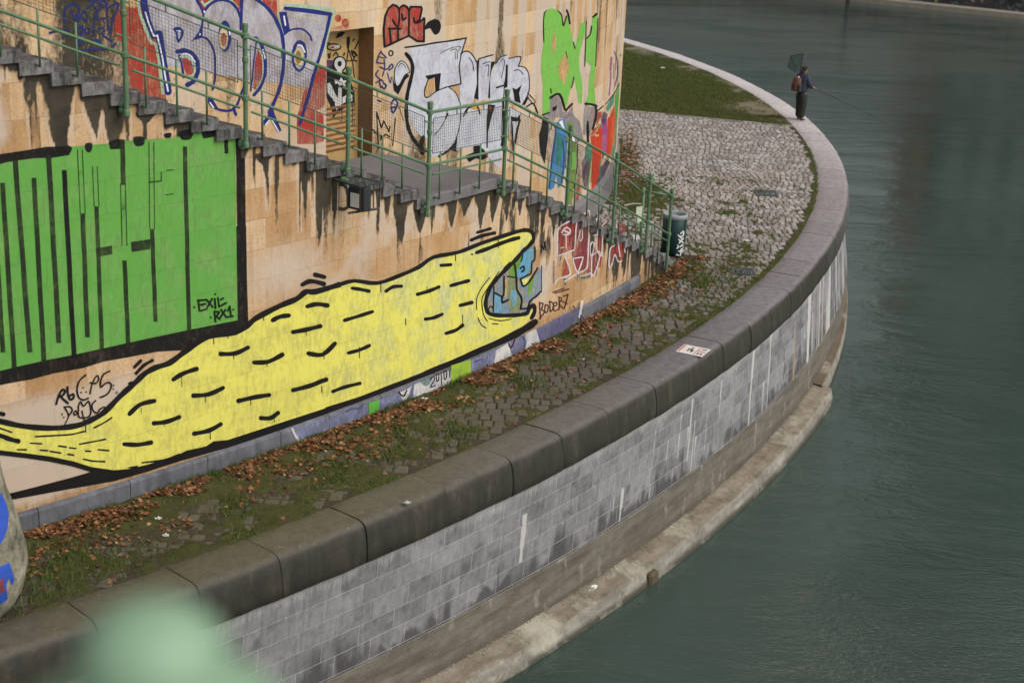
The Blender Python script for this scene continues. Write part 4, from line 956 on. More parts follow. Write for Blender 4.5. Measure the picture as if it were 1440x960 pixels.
c.fill('leaf_green', 1, [(340, 400), (450, 290), (440, 340), (385, 480), (330, 470)]).fill('sky_blue', 1, [(460, 262), (530, 225), (545, 250), (530, 400), (470, 470), (400, 480), (400, 420)]).fill('sky_blue', 1, [(212, 620), (270, 640), (272, 775), (204, 775)]).fill('olive', 1, [(320, 490), (385, 490), (400, 590), (440, 660), (428, 775), (350, 775), (320, 660)]).fill('sky_blue', 1.2, [(350, 580), (392, 590), (405, 650), (375, 735), (345, 650)]).fill('tan_paint', 1, [(300, 480), (325, 490), (312, 640), (290, 650)]).fill('pale_yellow', 1.3, [(440, 500), (510, 470), (490, 530), (455, 545)]).fill('leaf_green', 1, [(500, 500), (545, 470), (520, 600), (490, 640)])
for P, w in [([(205, 560), (200, 770)], 9), ([(290, 470), (290, 600), (275, 640), (215, 610)], 12), ([(275, 640), (275, 690), (325, 668)], 14), ([(380, 370), (395, 480), (400, 580), (440, 660), (430, 745)], 13), ([(320, 470), (385, 482)], 9), ([(450, 290), (435, 345)], 8), ([(430, 490), (490, 460), (520, 440), (525, 350), (550, 330), (552, 225)], 10), ([(430, 490), (450, 552), (500, 520), (575, 400)], 12), ([(440, 745), (490, 735), (510, 680), (560, 640), (602, 598)], 12), ([(428, 405), (455, 385), (458, 420), (438, 432)], 12), ([(160, 745), (180, 720), (196, 742)], 8), ([(608, 380), (608, 600)], 4)]: c.line('outline_black', 2, P, w)
c.build()
c = Mural('black_tag', WA, wallA, label='black handwritten tag above the creature tail').tile(60, 500, 8)
for P, w in [([(150, 540), (180, 440), (220, 380), (250, 400), (215, 450), (190, 450), (280, 530)], 20), ([(275, 350), (280, 420), (305, 490), (345, 470), (340, 430), (300, 450)], 20), ([(480, 215), (410, 280), (385, 370), (400, 460), (450, 495), (510, 475)], 15), ([(530, 425), (550, 330), (590, 240), (620, 225), (625, 270), (590, 310), (530, 300)], 13), ([(750, 170), (680, 210), (650, 280), (650, 350), (700, 310), (750, 300), (770, 340), (740, 410), (690, 450), (640, 465)], 15),
             ([(240, 575), (300, 570), (330, 610), (290, 670), (280, 640), (250, 590)], 14), ([(300, 660), (240, 785)], 11), ([(370, 615), (345, 640), (360, 665), (385, 640), (370, 615)], 13), ([(400, 600), (400, 680), (450, 695), (520, 680), (540, 620), (530, 560), (510, 510), (455, 565), (425, 515), (400, 560), (400, 600)], 14), ([(440, 620), (455, 690), (475, 750)], 13), ([(590, 505), (550, 550), (570, 620), (610, 640), (640, 600), (690, 575), (720, 600)], 14), ([(1030, 125), (1100, 55)], 32), ([(1050, 195), (1130, 110), (1230, 50)], 34), ([(970, 310), (1000, 300)], 28)]: c.line('outline_black', 3.2, P, w)
c.dot('outline_black', 3.2, (452, 358), (428, 410), (487, 405), (795, 330), (790, 372), (215, 655), (235, 688), r=10).dot('teal', 3.2, (830, 412), r=20).fill('smoke', 3.2, [(850, 240), (880, 222), (905, 245), (885, 285), (870, 262)])
c.line('smoke', 3.2, [(122, 300), (126, 350)], 8)
c.tile(660, 310, 6)
c.build()
c = Mural('maroon_tag', WA, wallA, label='thin maroon tag beside the open jaws').tile(660, 310, 6)
for P, w in [([(590, 690), (600, 822)], 9), ([(590, 700), (620, 700), (610, 750), (635, 770), (600, 815)], 9), ([(640, 710), (635, 760), (655, 775), (665, 720), (640, 710)], 8), ([(675, 680), (682, 770)], 8), ([(675, 680), (705, 700), (702, 750), (682, 770)], 8), ([(712, 722), (735, 712), (733, 690), (710, 700), (715, 760), (745, 750)], 8), ([(755, 660), (757, 750)], 8), ([(750, 645), (778, 660), (757, 702), (792, 742)], 8), ([(790, 640), (832, 622)], 8), ([(780, 680), (825, 700)], 8), ([(832, 622), (800, 742)], 8), ([(700, 605), (800, 570)], 8), ([(720, 612), (838, 578)], 8), ([(590, 825), (598, 830)], 8)]: c.line('dark_maroon', 1, P, w)
c.line('outline_black', 1, [(605, 270), (610, 200), (625, 250), (635, 180), (645, 250)], 8, False)
c.fill('smoke', .2, [(610, 380), (690, 350), (690, 480), (640, 500)], True)
c.build()
c = Mural('red_lettering', WA, wallA, label='faded red and maroon letters outlined in white').tile(760, 280, 8)
c.fill('brick_red', 0, [(190, 630), (188, 400), (210, 320), (300, 262), (402, 225), (392, 360), (382, 545), (345, 580), (190, 640)]).fill('maroon', 0, [(402, 225), (545, 135), (545, 300), (535, 500), (528, 740), (500, 805), (420, 825), (372, 690), (350, 590), (384, 545)])
c.fill('brick_red', 0, [(270, 650), (330, 840), (240, 870), (255, 700)]).fill('smoke', 0, [(560, 200), (642, 160), (642, 380), (600, 480), (560, 620)]).fill('brick_red', 0, [(642, 290), (700, 250), (765, 265), (720, 360), (690, 460), (695, 620), (680, 760), (650, 775), (640, 560)]).fill('maroon', 0, [(535, 500), (640, 590), (672, 640), (610, 830), (545, 850), (500, 810)]).fill('brick_red', 0, [(855, 275), (940, 255), (968, 330), (935, 420), (952, 560), (920, 690), (885, 700), (860, 600), (820, 700), (778, 755), (790, 520), (840, 500)]).fill('chalk', 0, [(1000, 425), (1110, 405), (1112, 540), (1012, 565)], True)
for P, w in [([(190, 640), (188, 400), (215, 315), (300, 262), (400, 222), (395, 350), (382, 555), (340, 582), (190, 640)], 11), ([(400, 222), (470, 187), (545, 130), (546, 300), (536, 500), (527, 740), (490, 800), (420, 832), (270, 925)], 11), ([(460, 192), (468, 440), (428, 450), (452, 320), (460, 192)], 9), ([(370, 668), (467, 653), (470, 682), (415, 820), (368, 700), (370, 668)], 10), ([(190, 640), (312, 602)], 10), ([(270, 640), (335, 840), (200, 892)], 10), ([(166, 690), (160, 520), (160, 345), (190, 330)], 7), ([(640, 150), (642, 300), (634, 580), (702, 645)], 8), ([(575, 640), (640, 590), (670, 622), (612, 822), (572, 850), (575, 640)], 10), ([(580, 480), (600, 505), (590, 590), (565, 640), (558, 530), (580, 480)], 9),
             ([(852, 285), (842, 500), (782, 560), (768, 765), (800, 742), (832, 622), (872, 702), (912, 690)], 10), ([(870, 480), (892, 645)], 9), ([(655, 360), (690, 300), (745, 250)], 8), ([(700, 380), (686, 612), (700, 600)], 9), ([(200, 892), (160, 950)], 9), ([(590, 410), (632, 400)], 9), ([(632, 220), (634, 330)], 14), ([(965, 375), (940, 520), (950, 600)], 8), ([(440, 870), (520, 850), (560, 830), (570, 880)], 9)]: c.line('white_line', 2, P, w, len(P) > 2)
for P, w in [([(240, 380), (262, 335), (300, 320), (332, 350), (320, 395), (250, 400)], 12), ([(255, 350), (320, 380)], 12), ([(285, 400), (286, 552)], 9), ([(225, 550), (262, 540)], 9)]: c.line('white_line', 2, P, w)
c.line('navy', 1, [(178, 60), (182, 275)], 22, False).line('navy', 1, [(268, 70), (262, 265)], 32, False).line('violet', 1, [(340, 60), (360, 110), (320, 180)], 24).line('outline_black', 1, [(150, 335), (182, 325)], 14).line('teal', 1, [(440, 870), (500, 880), (560, 860)], 30).line('violet', 1, [(150, 700), (150, 940)], 14).line('teal', 1, [(270, 900), (275, 960)], 20)
c.line('outline_worn', 1, [(665, 930), (705, 800), (735, 900), (680, 930)], 12, False).fill('outline_worn', .1, [(10, 500), (50, 470), (60, 600), (20, 640)], True).line('outline_black', 1, [(560, 530), (575, 600)], 14)
c.build()
c = Mural('plinth_colours', WA, wallA, off=.0605, label='blue, white and lime patches painted on the low plinth').tile(400, 480, 5.538)
c.fill('lavender', 0, [(55, 678), (200, 632), (400, 575), (650, 485), (655, 605), (520, 650), (330, 730), (130, 800)]).fill('bright_green', .5, [(655, 478), (738, 450), (735, 570), (660, 612)]).fill('lavender', 0, [(738, 455), (885, 395), (1010, 338), (1010, 455), (740, 565)]).fill('chalk', .4, [(1010, 335), (1290, 222), (1305, 350), (1150, 420), (1000, 460)]).fill('teal', .6, [(1060, 305), (1150, 275), (1130, 330), (1090, 345)], True)
c.line('white_line', 1, [(60, 680), (90, 740), (138, 800)], 16).fill('chalk', .5, [(900, 395), (950, 372), (990, 345), (960, 440), (920, 460)])
c.line('dark_maroon', 1, [(890, 395), (925, 425), (950, 380)], 10).line('navy', 1, [(480, 545), (530, 520), (580, 522), (610, 490)], 10).line('smoke', 1, [(780, 440), (850, 425), (880, 400)], 10)
for P in [[(1132, 296), (1158, 272), (1166, 298), (1134, 355), (1172, 340)], [(1180, 262), (1184, 306), (1198, 302), (1200, 254), (1182, 260)], [(1219, 242), (1222, 340)], [(1240, 238), (1243, 290), (1258, 286), (1261, 230), (1242, 236)], [(1284, 224), (1287, 282)]]: c.line('outline_black', 1.2, P, 7)
c.dot('outline_black', 1.2, (1290, 312), r=6)
c.tile(580, 440, 5.538).fill('lime', .5, [(300, 408), (452, 362), (458, 490), (300, 570)]).fill('lavender', 0, [(455, 372), (655, 285), (640, 415), (455, 492)]).fill('chalk', .4, [(655, 288), (742, 232), (778, 340), (628, 418)]).fill('lavender', 0, [(742, 235), (885, 170), (890, 280), (776, 335)]).fill('chalk', .4, [(878, 165), (962, 122), (992, 230), (880, 282)]).fill('violet', 0, [(965, 126), (1170, 10), (1310, -70), (1300, 30), (1200, 125), (992, 228)])
c.line('navy', 1, [(850, 180), (882, 220), (870, 262)], 12).line('dark_maroon', 1, [(745, 238), (770, 270), (795, 205)], 9).line('smoke', 1, [(560, 330), (580, 345), (600, 320)], 8).line('white_line', 1, [(1322, -90), (1300, 30)], 14, False).line('navy', 1, [(480, 380), (540, 358), (545, 375)], 9)
c.build()
# smeared letters in smoke grey near the foot of the wall
# ---- tower paints
def pb(k, col, wear=.2, **a): PM[k] = paint('tower_'+k, col, wear, **JBk, **a)
pb('silver', '#b3b0b8', .22, tint=hexc('#8f8c94'), var=.45); pb('silver_thin', '#b1a49c', .50, tint=hexc('#a08b78')); pb('royal', '#222b6e', .10, var=.3); pb('mint', '#a3bb9e', .18); pb('b_red', '#a8362c', .26, tint=hexc('#ae5a48')); pb('b_white', '#d9dae0', .1); pb('cream', '#c9bd93', .2); pb('amber', '#9a6a35', .2); pb('tag_blue', '#2a2f66', .15); pb('b_black', '#141113', .10, var=.4); pb('chrome', '#bfc2ca', .16, tint=hexc('#b5b2c4'), var=.2)
pb('b_tan', '#c49c6c', .2); pb('apple', '#74b44c', .12, tint=hexc('#86b85f')); pb('b_blue', '#3f7fb4', .2, tint=hexc('#4a7a6a')); pb('moss_green', '#6d8f3c', .25); pb('orange_red', '#bf3a1e', .15); pb('magenta', '#a24f86', .25); pb('orange', '#cf6a2a', .2); pb('b_teal', '#3f8a72', .25); pb('plum', '#4a3858', .25, tint=hexc('#62566a')); pb('dusty', '#8d6d68', .4); pb('gold', '#c9962e', .1); pb('b_grey', '#85828a', .3); pb('pinkish', '#b96a5c', .35); pb('b_green', '#4f9a45', .2); pb('sketch', '#8d7a62', .5)
b = Mural('blue_and_silver_letters', WB, tower, label='large silver block letters outlined in blue on red')
b.fill('b_red', 0, [(158, 24), (172, 8), (190, 12), (205, -5), (214, 30), (226, 62), (231, 122), (234, 140), (188, 140), (172, 60), (160, 50)]).fill('b_red', 0, [(276, -10), (300, -10), (296, 12), (286, 20)]).fill('b_red', 0, [(318, -10), (345, -10), (338, 20), (328, 10)]).fill('b_red', 0, [(360, -12), (388, -12), (390, 20), (398, 44), (386, 26)])
b.tile(330, 90, 8).fill('b_red', 0, [(860, 30), (1030, 30), (1020, 300), (1008, 480), (905, 530), (1000, 575), (1002, 870), (900, 900), (700, 900), (700, 600)])
b.tile(330, 0, 8.975).fill('b_red', 0, ell(1305, 235, 42, 48)).fill('b_red', 0, ell(1395, 290, 48, 55)).fill('pinkish', 0, [(1195, 350), (1440, 310), (1440, 362), (1190, 405)])
b.tile(0, 0, 1).fill('silver', 2, [(203, -14), (274, -14), (280, 4), (286, 16), (292, 8), (301, 2), (318, 0), (330, 8), (336, 18), (341, -14), (350, -6), (369, 6.7), (383.5, 22), (391, 37), (396, 46), (393, 17), (400, 11), (466, 19), (460, 44.6), (448, 87), (440, 107), (436, 125), (400, 118), (350, 112), (300, 104), (235, 92), (229, 67), (224.5, 43.5), (217, 47), (208, 14.5)])
b.fill('silver_thin', 1.6, [(235, 90), (300, 100), (350, 108), (400, 114), (438, 120), (430, 150), (422, 178), (420, 205), (386, 195), (345, 178), (300, 168), (240, 146)])
b.tile(190, 0, 8.975)
b.line('mint', 1, [(20, -40), (60, 180), (130, 370), (200, 540), (262, 560), (300, 760), (322, 960), (350, 1180)], 36, False).line('mint', 1, [(870, 70), (960, 10)], 26).line('mint', 1, [(1190, -10), (1290, 90)], 26).line('mint', 1, [(840, 20), (880, 80)], 24)
b.line('royal', 3, [(105, -40), (115, 90), (160, 270), (225, 455), (300, 425), (330, 620), (365, 820), (388, 960), (415, 1160)], 74, False).line('b_white', 4, [(125, 160), (175, 320), (232, 458), (275, 448), (302, 560), (342, 740), (372, 950), (410, 1150)], 15, False)
b.line('royal', 3, [(760, -20), (820, 80), (855, 160)], 30).line('royal', 3, [(862, 150), (850, 250), (840, 330), (828, 450)], 20).fill('royal', 3, [(700, 535), (800, 400), (825, 330), (850, 340), (848, 478), (790, 470)]).dot('b_white', 4, (868, 148), (812, 436), r=13)
b.line('royal', 3, [(760, 495), (830, 468), (900, 490), (960, 570), (1000, 690), (1006, 850), (1004, 1000), (975, 1130)], 24)
b.fill('royal', 3, [(472, 368), (520, 342), (575, 350), (608, 400), (600, 460), (545, 545), (518, 500), (508, 420)], True).fill('silver', 3.6, [(528, 410), (560, 405), (577, 432), (552, 500), (533, 470)]).line('b_white', 4, [(525, 392), (570, 396)], 12)
b.line('royal', 3, [(528, 655), (620, 640), (700, 670), (762, 740), (788, 850), (770, 960), (730, 1030), (660, 1070)], 52).fill('b_red', 2.6, [(585, 740), (640, 733), (705, 780), (735, 870), (730, 940), (650, 950), (610, 850)]).line('mint', 3.3, [(572, 722), (640, 712), (712, 752), (748, 840), (738, 930), (660, 1010)], 20).line('b_white', 4, [(585, 690), (640, 680), (700, 710), (748, 782)], 14).line('royal', 3, [(555, 700), (590, 840), (610, 980)], 24)
b.line('royal', 3, [(866, 150), (920, 80), (1000, 20), (1100, 2), (1200, 30), (1280, 110), (1320, 210)], 30).line('royal', 3, [(1348, -30), (1338, 150), (1330, 370)], 32)
b.fill('royal', 3, ell(1128, 458, 82, 198, 20)).fill('cream', 3.3, ell(1112, 485, 58, 145, 18)).fill('b_red', 3.6, ell(1112, 500, 38, 88, 14)).line('b_white', 4, [(1180, 375), (1192, 440)], 13)
b.tile(190, 90, 8.975).line('royal', 3, [(900, 440), (960, 520), (1040, 570), (1150, 592), (1230, 572), (1290, 500), (1330, 390), (1370, 280), (1380, 150)], 22).fill('royal', 3, [(885, 450), (955, 408), (1010, 500), (1050, 565), (960, 545)]).line('b_white', 4, [(940, 490), (985, 552)], 13).line('royal', 3, [(1240, 560), (1270, 640)], 30)
b.tile(330, 0, 8.975).line('royal', 3, [(85, -30), (82, 100), (76, 370)], 32).line('royal', 3, [(235, -30), (350, 50), (450, 150), (530, 280), (590, 430), (615, 620), (612, 800), (598, 950), (560, 1130), (500, 1280), (430, 1420)], 38)
b.fill('b_red', 3, [(290, 610), (332, 700), (348, 830), (342, 960), (320, 1080), (250, 1140), (232, 1080), (250, 800)]).line('royal', 3.4, [(260, 480), (330, 560), (372, 700), (384, 850), (372, 960), (320, 1100), (240, 1200)], 36).line('mint', 3.7, [(280, 590), (338, 700), (352, 850), (346, 960), (310, 1060), (250, 1150)], 13).line('royal', 3.4, [(268, 540), (240, 760), (220, 960), (200, 1150)], 14).line('b_white', 4.2, [(350, 630), (378, 740)], 14)
b.line('mint', 1, [(640, 68), (850, 82), (1100, 108), (1262, 138)], 42, False).line('mint', 1, [(1245, 150), (1200, 350), (1110, 700)], 26).line('mint', 1, [(545, 160), (600, 400)], 26)
b.line('royal', 3, [(635, 108), (800, 125), (1000, 150), (1208, 182)], 46, False).line('royal', 3, [(1205, 180), (1150, 420), (1080, 680), (1030, 830), (990, 960), (930, 1200), (870, 1400), (820, 1560)], 36).fill('royal', 3, [(555, 155), (650, 150), (695, 390), (622, 445), (590, 330)]).line('b_white', 4, [(618, 210), (636, 320)], 17).line('cream', 3.4, [(740, 210), (900, 220), (1050, 255)], 8)
b.line('royal', 3, [(622, 440), (690, 385), (770, 365), (850, 370), (910, 410), (950, 460), (968, 512)], 18).fill('silver_thin', 2.4, [(740, 232), (1020, 245), (1010, 440), (900, 390), (740, 340)])
b.loop('royal', 3, ell(810, 715, 82, 178, 18), 22, False).line('royal', 3, [(742, 640), (770, 560), (820, 530), (868, 565), (892, 680)], 36).fill('cream', 3.2, ell(805, 725, 58, 120)).fill('amber', 3.5, ell(800, 725, 40, 85)).line('b_white', 4, [(790, 575), (840, 580), (880, 660)], 14)
b.tile(330, 90, 8).fill('royal', 3, [(420, 470), (445, 560), (525, 752), (480, 760), (400, 612), (338, 692), (298, 662), (370, 580)]).line('b_white', 4, [(342, 686), (402, 612), (486, 752)], 11, False).line('pinkish', 1, [(955, 150), (900, 350)], 10)
b.build()
b = Mural('blue_tag', WB, tower, label='dark blue scribbled tag with a date under it').tile(60, 0, 8)
for P, w in [([(250, 250), (240, 160), (270, 80), (330, 48), (390, 60), (410, 120), (390, 200)], 28), ([(330, 130), (350, 200), (400, 240), (430, 180), (470, 130), (500, 200), (480, 240), (440, 200)], 22), ([(500, 100), (540, 60), (600, 100), (590, 200), (570, 330)], 20), ([(610, 110), (600, 200), (640, 220), (695, 210)], 24), ([(660, 50), (690, 90), (722, 45), (690, 8), (652, 30), (640, 100), (600, 160)], 24), ([(530, 8), (580, 24), (635, 2)], 28), ([(720, 105), (780, 62), (850, 42), (832, 120), (802, 200), (772, 290), (762, 400)], 26), ([(715, 100), (730, 250), (740, 330)], 18),
             ([(390, 330), (430, 300), (452, 340), (412, 430), (392, 510), (440, 482), (472, 440)], 26), ([(480, 330), (522, 310), (522, 370), (480, 372), (480, 330)], 16), ([(570, 310), (575, 400)], 18), ([(620, 340), (680, 312), (690, 370), (662, 382), (720, 430), (772, 462)], 18), ([(540, 480), (600, 452), (652, 490), (560, 492)], 24), ([(80, 372), (180, 350), (300, 340)], 24), ([(262, 350), (222, 440)], 22), ([(390, 582), (520, 560), (660, 555), (762, 540), (822, 492)], 22)]: b.line('tag_blue', 1, P, w)
b.build()
b = Mural('red_throw_up', WB, tower, label='small red bubble letters with black outline and black blob').tile(530, 0, 10.667)
O = [(112, 705), (98, 450), (120, 250), (170, 130), (235, 75), (290, 90), (332, 140), (360, 100), (400, 82), (450, 108), (482, 175), (500, 105), (660, 108), (672, 142), (640, 290), (585, 345), (660, 312), (712, 285), (705, 440), (702, 625), (600, 620), (480, 540), (330, 605), (210, 662)]
b.fill('b_red', 1, O).loop('b_black', 2, O, 24, False)
for P in [[(332, 130), (332, 300), (312, 420)], [(480, 150), (475, 530)], [(170, 432), (352, 432)], [(190, 440), (206, 645)], [(312, 440), (316, 600)], [(230, 300), (280, 380), (312, 420)], [(370, 210), (385, 300), (432, 270)], [(550, 270), (568, 342), (640, 332), (702, 272)]]: b.line('b_black', 2, P, 22)
b.fill('b_black', 2, [(715, 450), (738, 360), (800, 310), (880, 288), (942, 330), (957, 420), (922, 500), (872, 522), (830, 480), (802, 430), (762, 432)], True).loop('b_black', 2, ell(208, 800, 30, 38), 14)
b.line('sketch', 1, [(1235, 560), (1240, 420), (1290, 385)], 10)
b.build()
b = Mural('tag_strokes', WB, tower, label='blue tag strokes and a thin black crown right of the door').tile(450, 30, 9.6)
for P, w in [([(820, 410), (785, 480), (760, 562)], 15), ([(822, 420), (892, 492)], 15), ([(790, 480), (872, 502)], 13), ([(770, 560), (852, 572)], 14), ([(862, 520), (872, 620), (842, 742)], 13), ([(810, 620), (900, 652), (962, 580), (982, 620), (930, 662)], 16), ([(780, 670), (750, 722), (802, 782), (852, 812)], 16), ([(750, 832), (832, 790)], 14), ([(850, 832), (892, 870), (862, 912), (830, 880)], 18), ([(910, 700), (930, 790), (950, 830), (960, 760)], 12), ([(800, 820), (820, 900)], 16)]: b.line('tag_blue', 1, P, w)
b.tile(450, 110, 8)
for P in [[(800, 292), (832, 240), (872, 290), (820, 392), (798, 320)], [(650, 250), (682, 262)], [(820, 330), (845, 325)]]: b.line('tag_blue', 1, P, 16)
for P, w in [([(590, 575), (650, 642), (635, 380), (690, 560), (715, 480), (775, 602), (785, 540)], 11), ([(690, 682), (735, 630), (782, 662)], 12), ([(650, 640), (655, 790)], 11), ([(690, 640), (680, 700)], 10), ([(845, 450), (830, 640), (815, 760)], 9), ([(890, 330), (940, 480)], 5)]: b.line('b_black', 1, P, w, False)
b.build()
b = Mural('chrome_letters', WB, tower, label='wide chrome white letters with black outline and shadow').tile(540, 50, 9.6)
Cp = [(335, 180), (520, 130), (800, 90), (1100, 45), (1045, 225), (1012, 420), (1036, 655), (880, 692), (960, 765), (1010, 870), (1025, 960), (1020, 1170), (985, 1330), (940, 1460), (870, 1550), (740, 1630), (640, 1640), (610, 1400), (500, 1365), (410, 1260), (340, 1110), (310, 960), (345, 650), (385, 480), (380, 340)]
b.fill('chrome', 1, Cp)
b.fill('chrome', 1, [(140, 480), (170, 400), (232, 342), (292, 380), (330, 450), (342, 500), (282, 530), (240, 600), (200, 672), (160, 672), (138, 560)], True)
b.loop('b_black', 2, [(140, 480), (170, 400), (232, 342), (292, 380), (330, 450), (342, 500), (282, 530), (240, 600), (200, 672), (160, 672), (138, 560)], 9)
b.fill('b_black', 2, [(108, 540), (134, 640), (180, 692), (222, 640), (262, 560), (310, 520), (342, 545), (285, 600), (240, 690), (190, 800), (130, 742)])
b.line('b_black', 2, [(280, 162), (520, 132), (680, 102), (900, 72), (1100, 38)], 17).line('b_black', 2, [(1108, 30), (1042, 240), (1010, 420), (1036, 652), (868, 692)], 13, False).line('b_black', 2, [(295, 245), (368, 350), (382, 480), (347, 640), (312, 800), (297, 960), (305, 1130), (340, 1290), (410, 1420), (500, 1520), (600, 1560)], 42)
b.fill('b_tan', 1.6, [(590, 595), (678, 580), (692, 742), (572, 842), (536, 800)]).fill('b_black', 2, [(552, 545), (765, 508), (742, 742), (690, 752), (680, 570), (590, 602)]).line('b_black', 2, [(590, 600), (540, 762), (572, 842), (690, 762), (800, 712), (872, 690)], 12).line('b_black', 2, [(872, 700), (960, 770), (1008, 870), (1030, 960), (1026, 1170), (985, 1350), (940, 1470)], 9)
for P in [[(760, 240), (900, 172), (1030, 150), (1000, 212)], [(890, 205), (978, 190), (985, 322)], [(955, 215), (962, 320)], [(190, 430), (215, 385), (260, 390), (290, 440)]]: b.line('b_black', 2, P, 7)
for P in [[(565, 200), (530, 300)], [(595, 218), (642, 208), (622, 268), (652, 280)], [(440, 400), (520, 370), (500, 420)], [(560, 320), (550, 430)], [(600, 340), (630, 400), (600, 430)], [(1040, 520), (1130, 520)], [(1085, 480), (1090, 560)], [(770, 390), (850, 410)], [(890, 840), (1010, 842)]]: b.line('sketch', 2, P, 7)
b.tile(540, 130, 9.6).line('b_black', 2, [(530, 600), (500, 700), (515, 820)], 46).fill('b_black', 2, [(985, 590), (972, 800), (880, 775), (940, 690)]).line('b_black', 2, [(940, 700), (860, 790), (740, 862)], 22).line('b_black', 2, [(680, 570), (760, 480), (830, 350), (850, 250)], 9).line('b_black', 2, [(860, 290), (830, 350)], 14)
b.tile(640, 60, 9.6)
b.fill('chrome', 1, [(60, 165), (130, 125), (200, 135), (255, 200), (290, 280), (300, 500), (272, 690), (235, 810), (60, 850), (58, 560), (75, 560)]).fill('chrome', 1, [(322, 222), (400, 198), (485, 172), (482, 260), (462, 500), (442, 760), (310, 790), (312, 500)]).fill('chrome', 1, [(470, 430), (542, 290), (612, 205), (700, 172), (715, 200), (700, 740), (650, 960), (560, 960), (455, 760)]).fill('chrome', 1, [(718, 220), (872, 192), (850, 325), (932, 335), (982, 400), (998, 500), (992, 645), (950, 760), (900, 850), (780, 840), (700, 800)])
b.fill('b_black', 2, [(285, 262), (325, 205), (312, 400), (312, 775), (252, 745), (292, 560)]).fill('b_black', 2, [(480, 262), (545, 255), (492, 362), (468, 480), (470, 750), (440, 745), (462, 500)]).fill('b_black', 2, [(682, 300), (708, 300), (702, 600), (662, 620), (650, 960), (635, 960), (655, 560), (672, 480)])
for P, w in [([(72, 155), (130, 120), (195, 132), (252, 200), (285, 265)], 13), ([(320, 222), (400, 196), (512, 165)], 13), ([(542, 290), (612, 200), (692, 170)], 10), ([(718, 218), (882, 190), (850, 322)], 11), ([(850, 322), (930, 332), (982, 400), (998, 500), (995, 642), (960, 742), (900, 842)], 11), ([(555, 610), (652, 580)], 17), ([(972, 682), (1072, 782), (1050, 822), (980, 742)], 10), ([(960, 870), (1050, 822), (1112, 952)], 15), ([(930, 830), (975, 740)], 26), ([(370, 290), (420, 268), (470, 262)], 9), ([(410, 320), (450, 305), (440, 450)], 9), ([(180, 200), (230, 270), (250, 380)], 9), ([(790, 380), (860, 370), (915, 430)], 9), ([(610, 250), (650, 220), (660, 300), (620, 480)], 7), ([(150, 960), (180, 880), (300, 830)], 12)]: b.line('b_black', 2, P, w, len(P) > 2)
b.fill('b_black', 2, [(768, 608), (820, 632), (895, 575), (862, 680), (882, 822), (800, 792), (788, 700)]).fill('gold', 2.4, [(215, 850), (262, 832), (292, 835), (290, 892), (225, 892)]).loop('sketch', 2, ell(553, 92, 45, 36), 10)
b.line('sketch', 2, [(90, 425), (180, 430)], 8).line('sketch', 2, [(140, 370), (145, 470)], 8)
b.tile(640, 140, 8.73)
b.fill('chrome', 1, [(45, 60), (160, 100), (300, 150), (390, 30), (440, 60), (600, -10), (592, 330), (575, 560), (560, 860), (450, 760), (350, 610), (210, 575), (5, 625), (10, 480)]).fill('chrome', 1, [(632, 60), (800, 165), (775, 300), (722, 560), (705, 560), (690, 230), (640, 560), (615, 560)]).fill('silver_thin', 1, [(800, 165), (1012, 250), (1002, 640), (945, 890), (730, 640), (790, 330)])
b.fill('b_black', 2, [(400, 60), (492, 70), (442, 220), (402, 400), (397, 595), (380, 595), (385, 250)]).fill('b_red', 2.4, [(410, 82), (442, 92), (430, 165)]).line('b_black', 2, [(585, -10), (592, 340), (570, 565)], 22).fill('b_black', 2, [(678, 205), (762, 222), (802, 168), (792, 262), (742, 272), (690, 265)]).line('b_black', 2, [(690, 230), (702, 400), (716, 700), (720, 885)], 13).line('b_black', 2, [(792, 255), (762, 360), (732, 545)], 20).line('b_black', 2, [(100, 205), (150, 110), (270, 90), (300, 180)], 14)
b.fill('b_black', 2, [(222, 572), (290, 560), (352, 622), (402, 702), (342, 742), (252, 722), (170, 772), (120, 690), (222, 650)]).fill('b_red', 2.4, [(358, 640), (402, 662), (392, 725)]).fill('b_black', 2, [(1075, 210), (1138, 235), (1132, 480), (1100, 785), (1068, 695), (1038, 600), (1028, 450), (1060, 320)])
for P in [[(150, 430), (230, 470), (190, 400), (200, 500)], [(270, 470), (320, 440), (300, 480)], [(860, 780), (900, 800), (930, 770)], [(490, 640), (510, 690)], [(820, 750), (850, 780)]]: b.line('sketch', 2, P, 7)
b.line('b_black', 2, [(-80, 420), (80, 130), (60, -100)], 6) if False else None
b.build()
b = Mural('green_letters', WB, tower, label='tall light green letters over a worn silver layer').tile(750, 0, 9.6)
X = [(145, 190), (180, 130), (255, 112), (325, 145), (380, 210), (400, 345), (450, 195), (480, 320), (512, 460), (555, 655), (602, 480), (640, 320), (712, 292), (700, 450), (642, 640), (612, 800), (622, 960), (640, 1010), (660, 1190), (652, 1400), (605, 1390), (592, 1260), (545, 1050), (502, 1200), (440, 1460), (425, 1480), (362, 1262), (228, 1320), (212, 1520), (120, 1555), (130, 1160), (100, 960), (112, 750), (138, 590), (132, 350)]
b.fill('apple', 1, X).fill('b_tan', 1.5, [(272, 435), (300, 500), (302, 640), (270, 732), (250, 640), (252, 520)]).fill('b_tan', 1.5, [(432, 715), (482, 870), (470, 965), (452, 1000), (412, 1155), (352, 1035), (330, 965), (340, 880), (382, 800)])
b.fill('apple', 1, [(792, 245), (862, 200), (862, 300), (845, 550), (835, 960), (820, 1165), (842, 1400), (770, 1432), (700, 1392), (740, 1280), (752, 1060), (778, 900), (702, 820), (705, 560), (762, 480), (790, 350)])
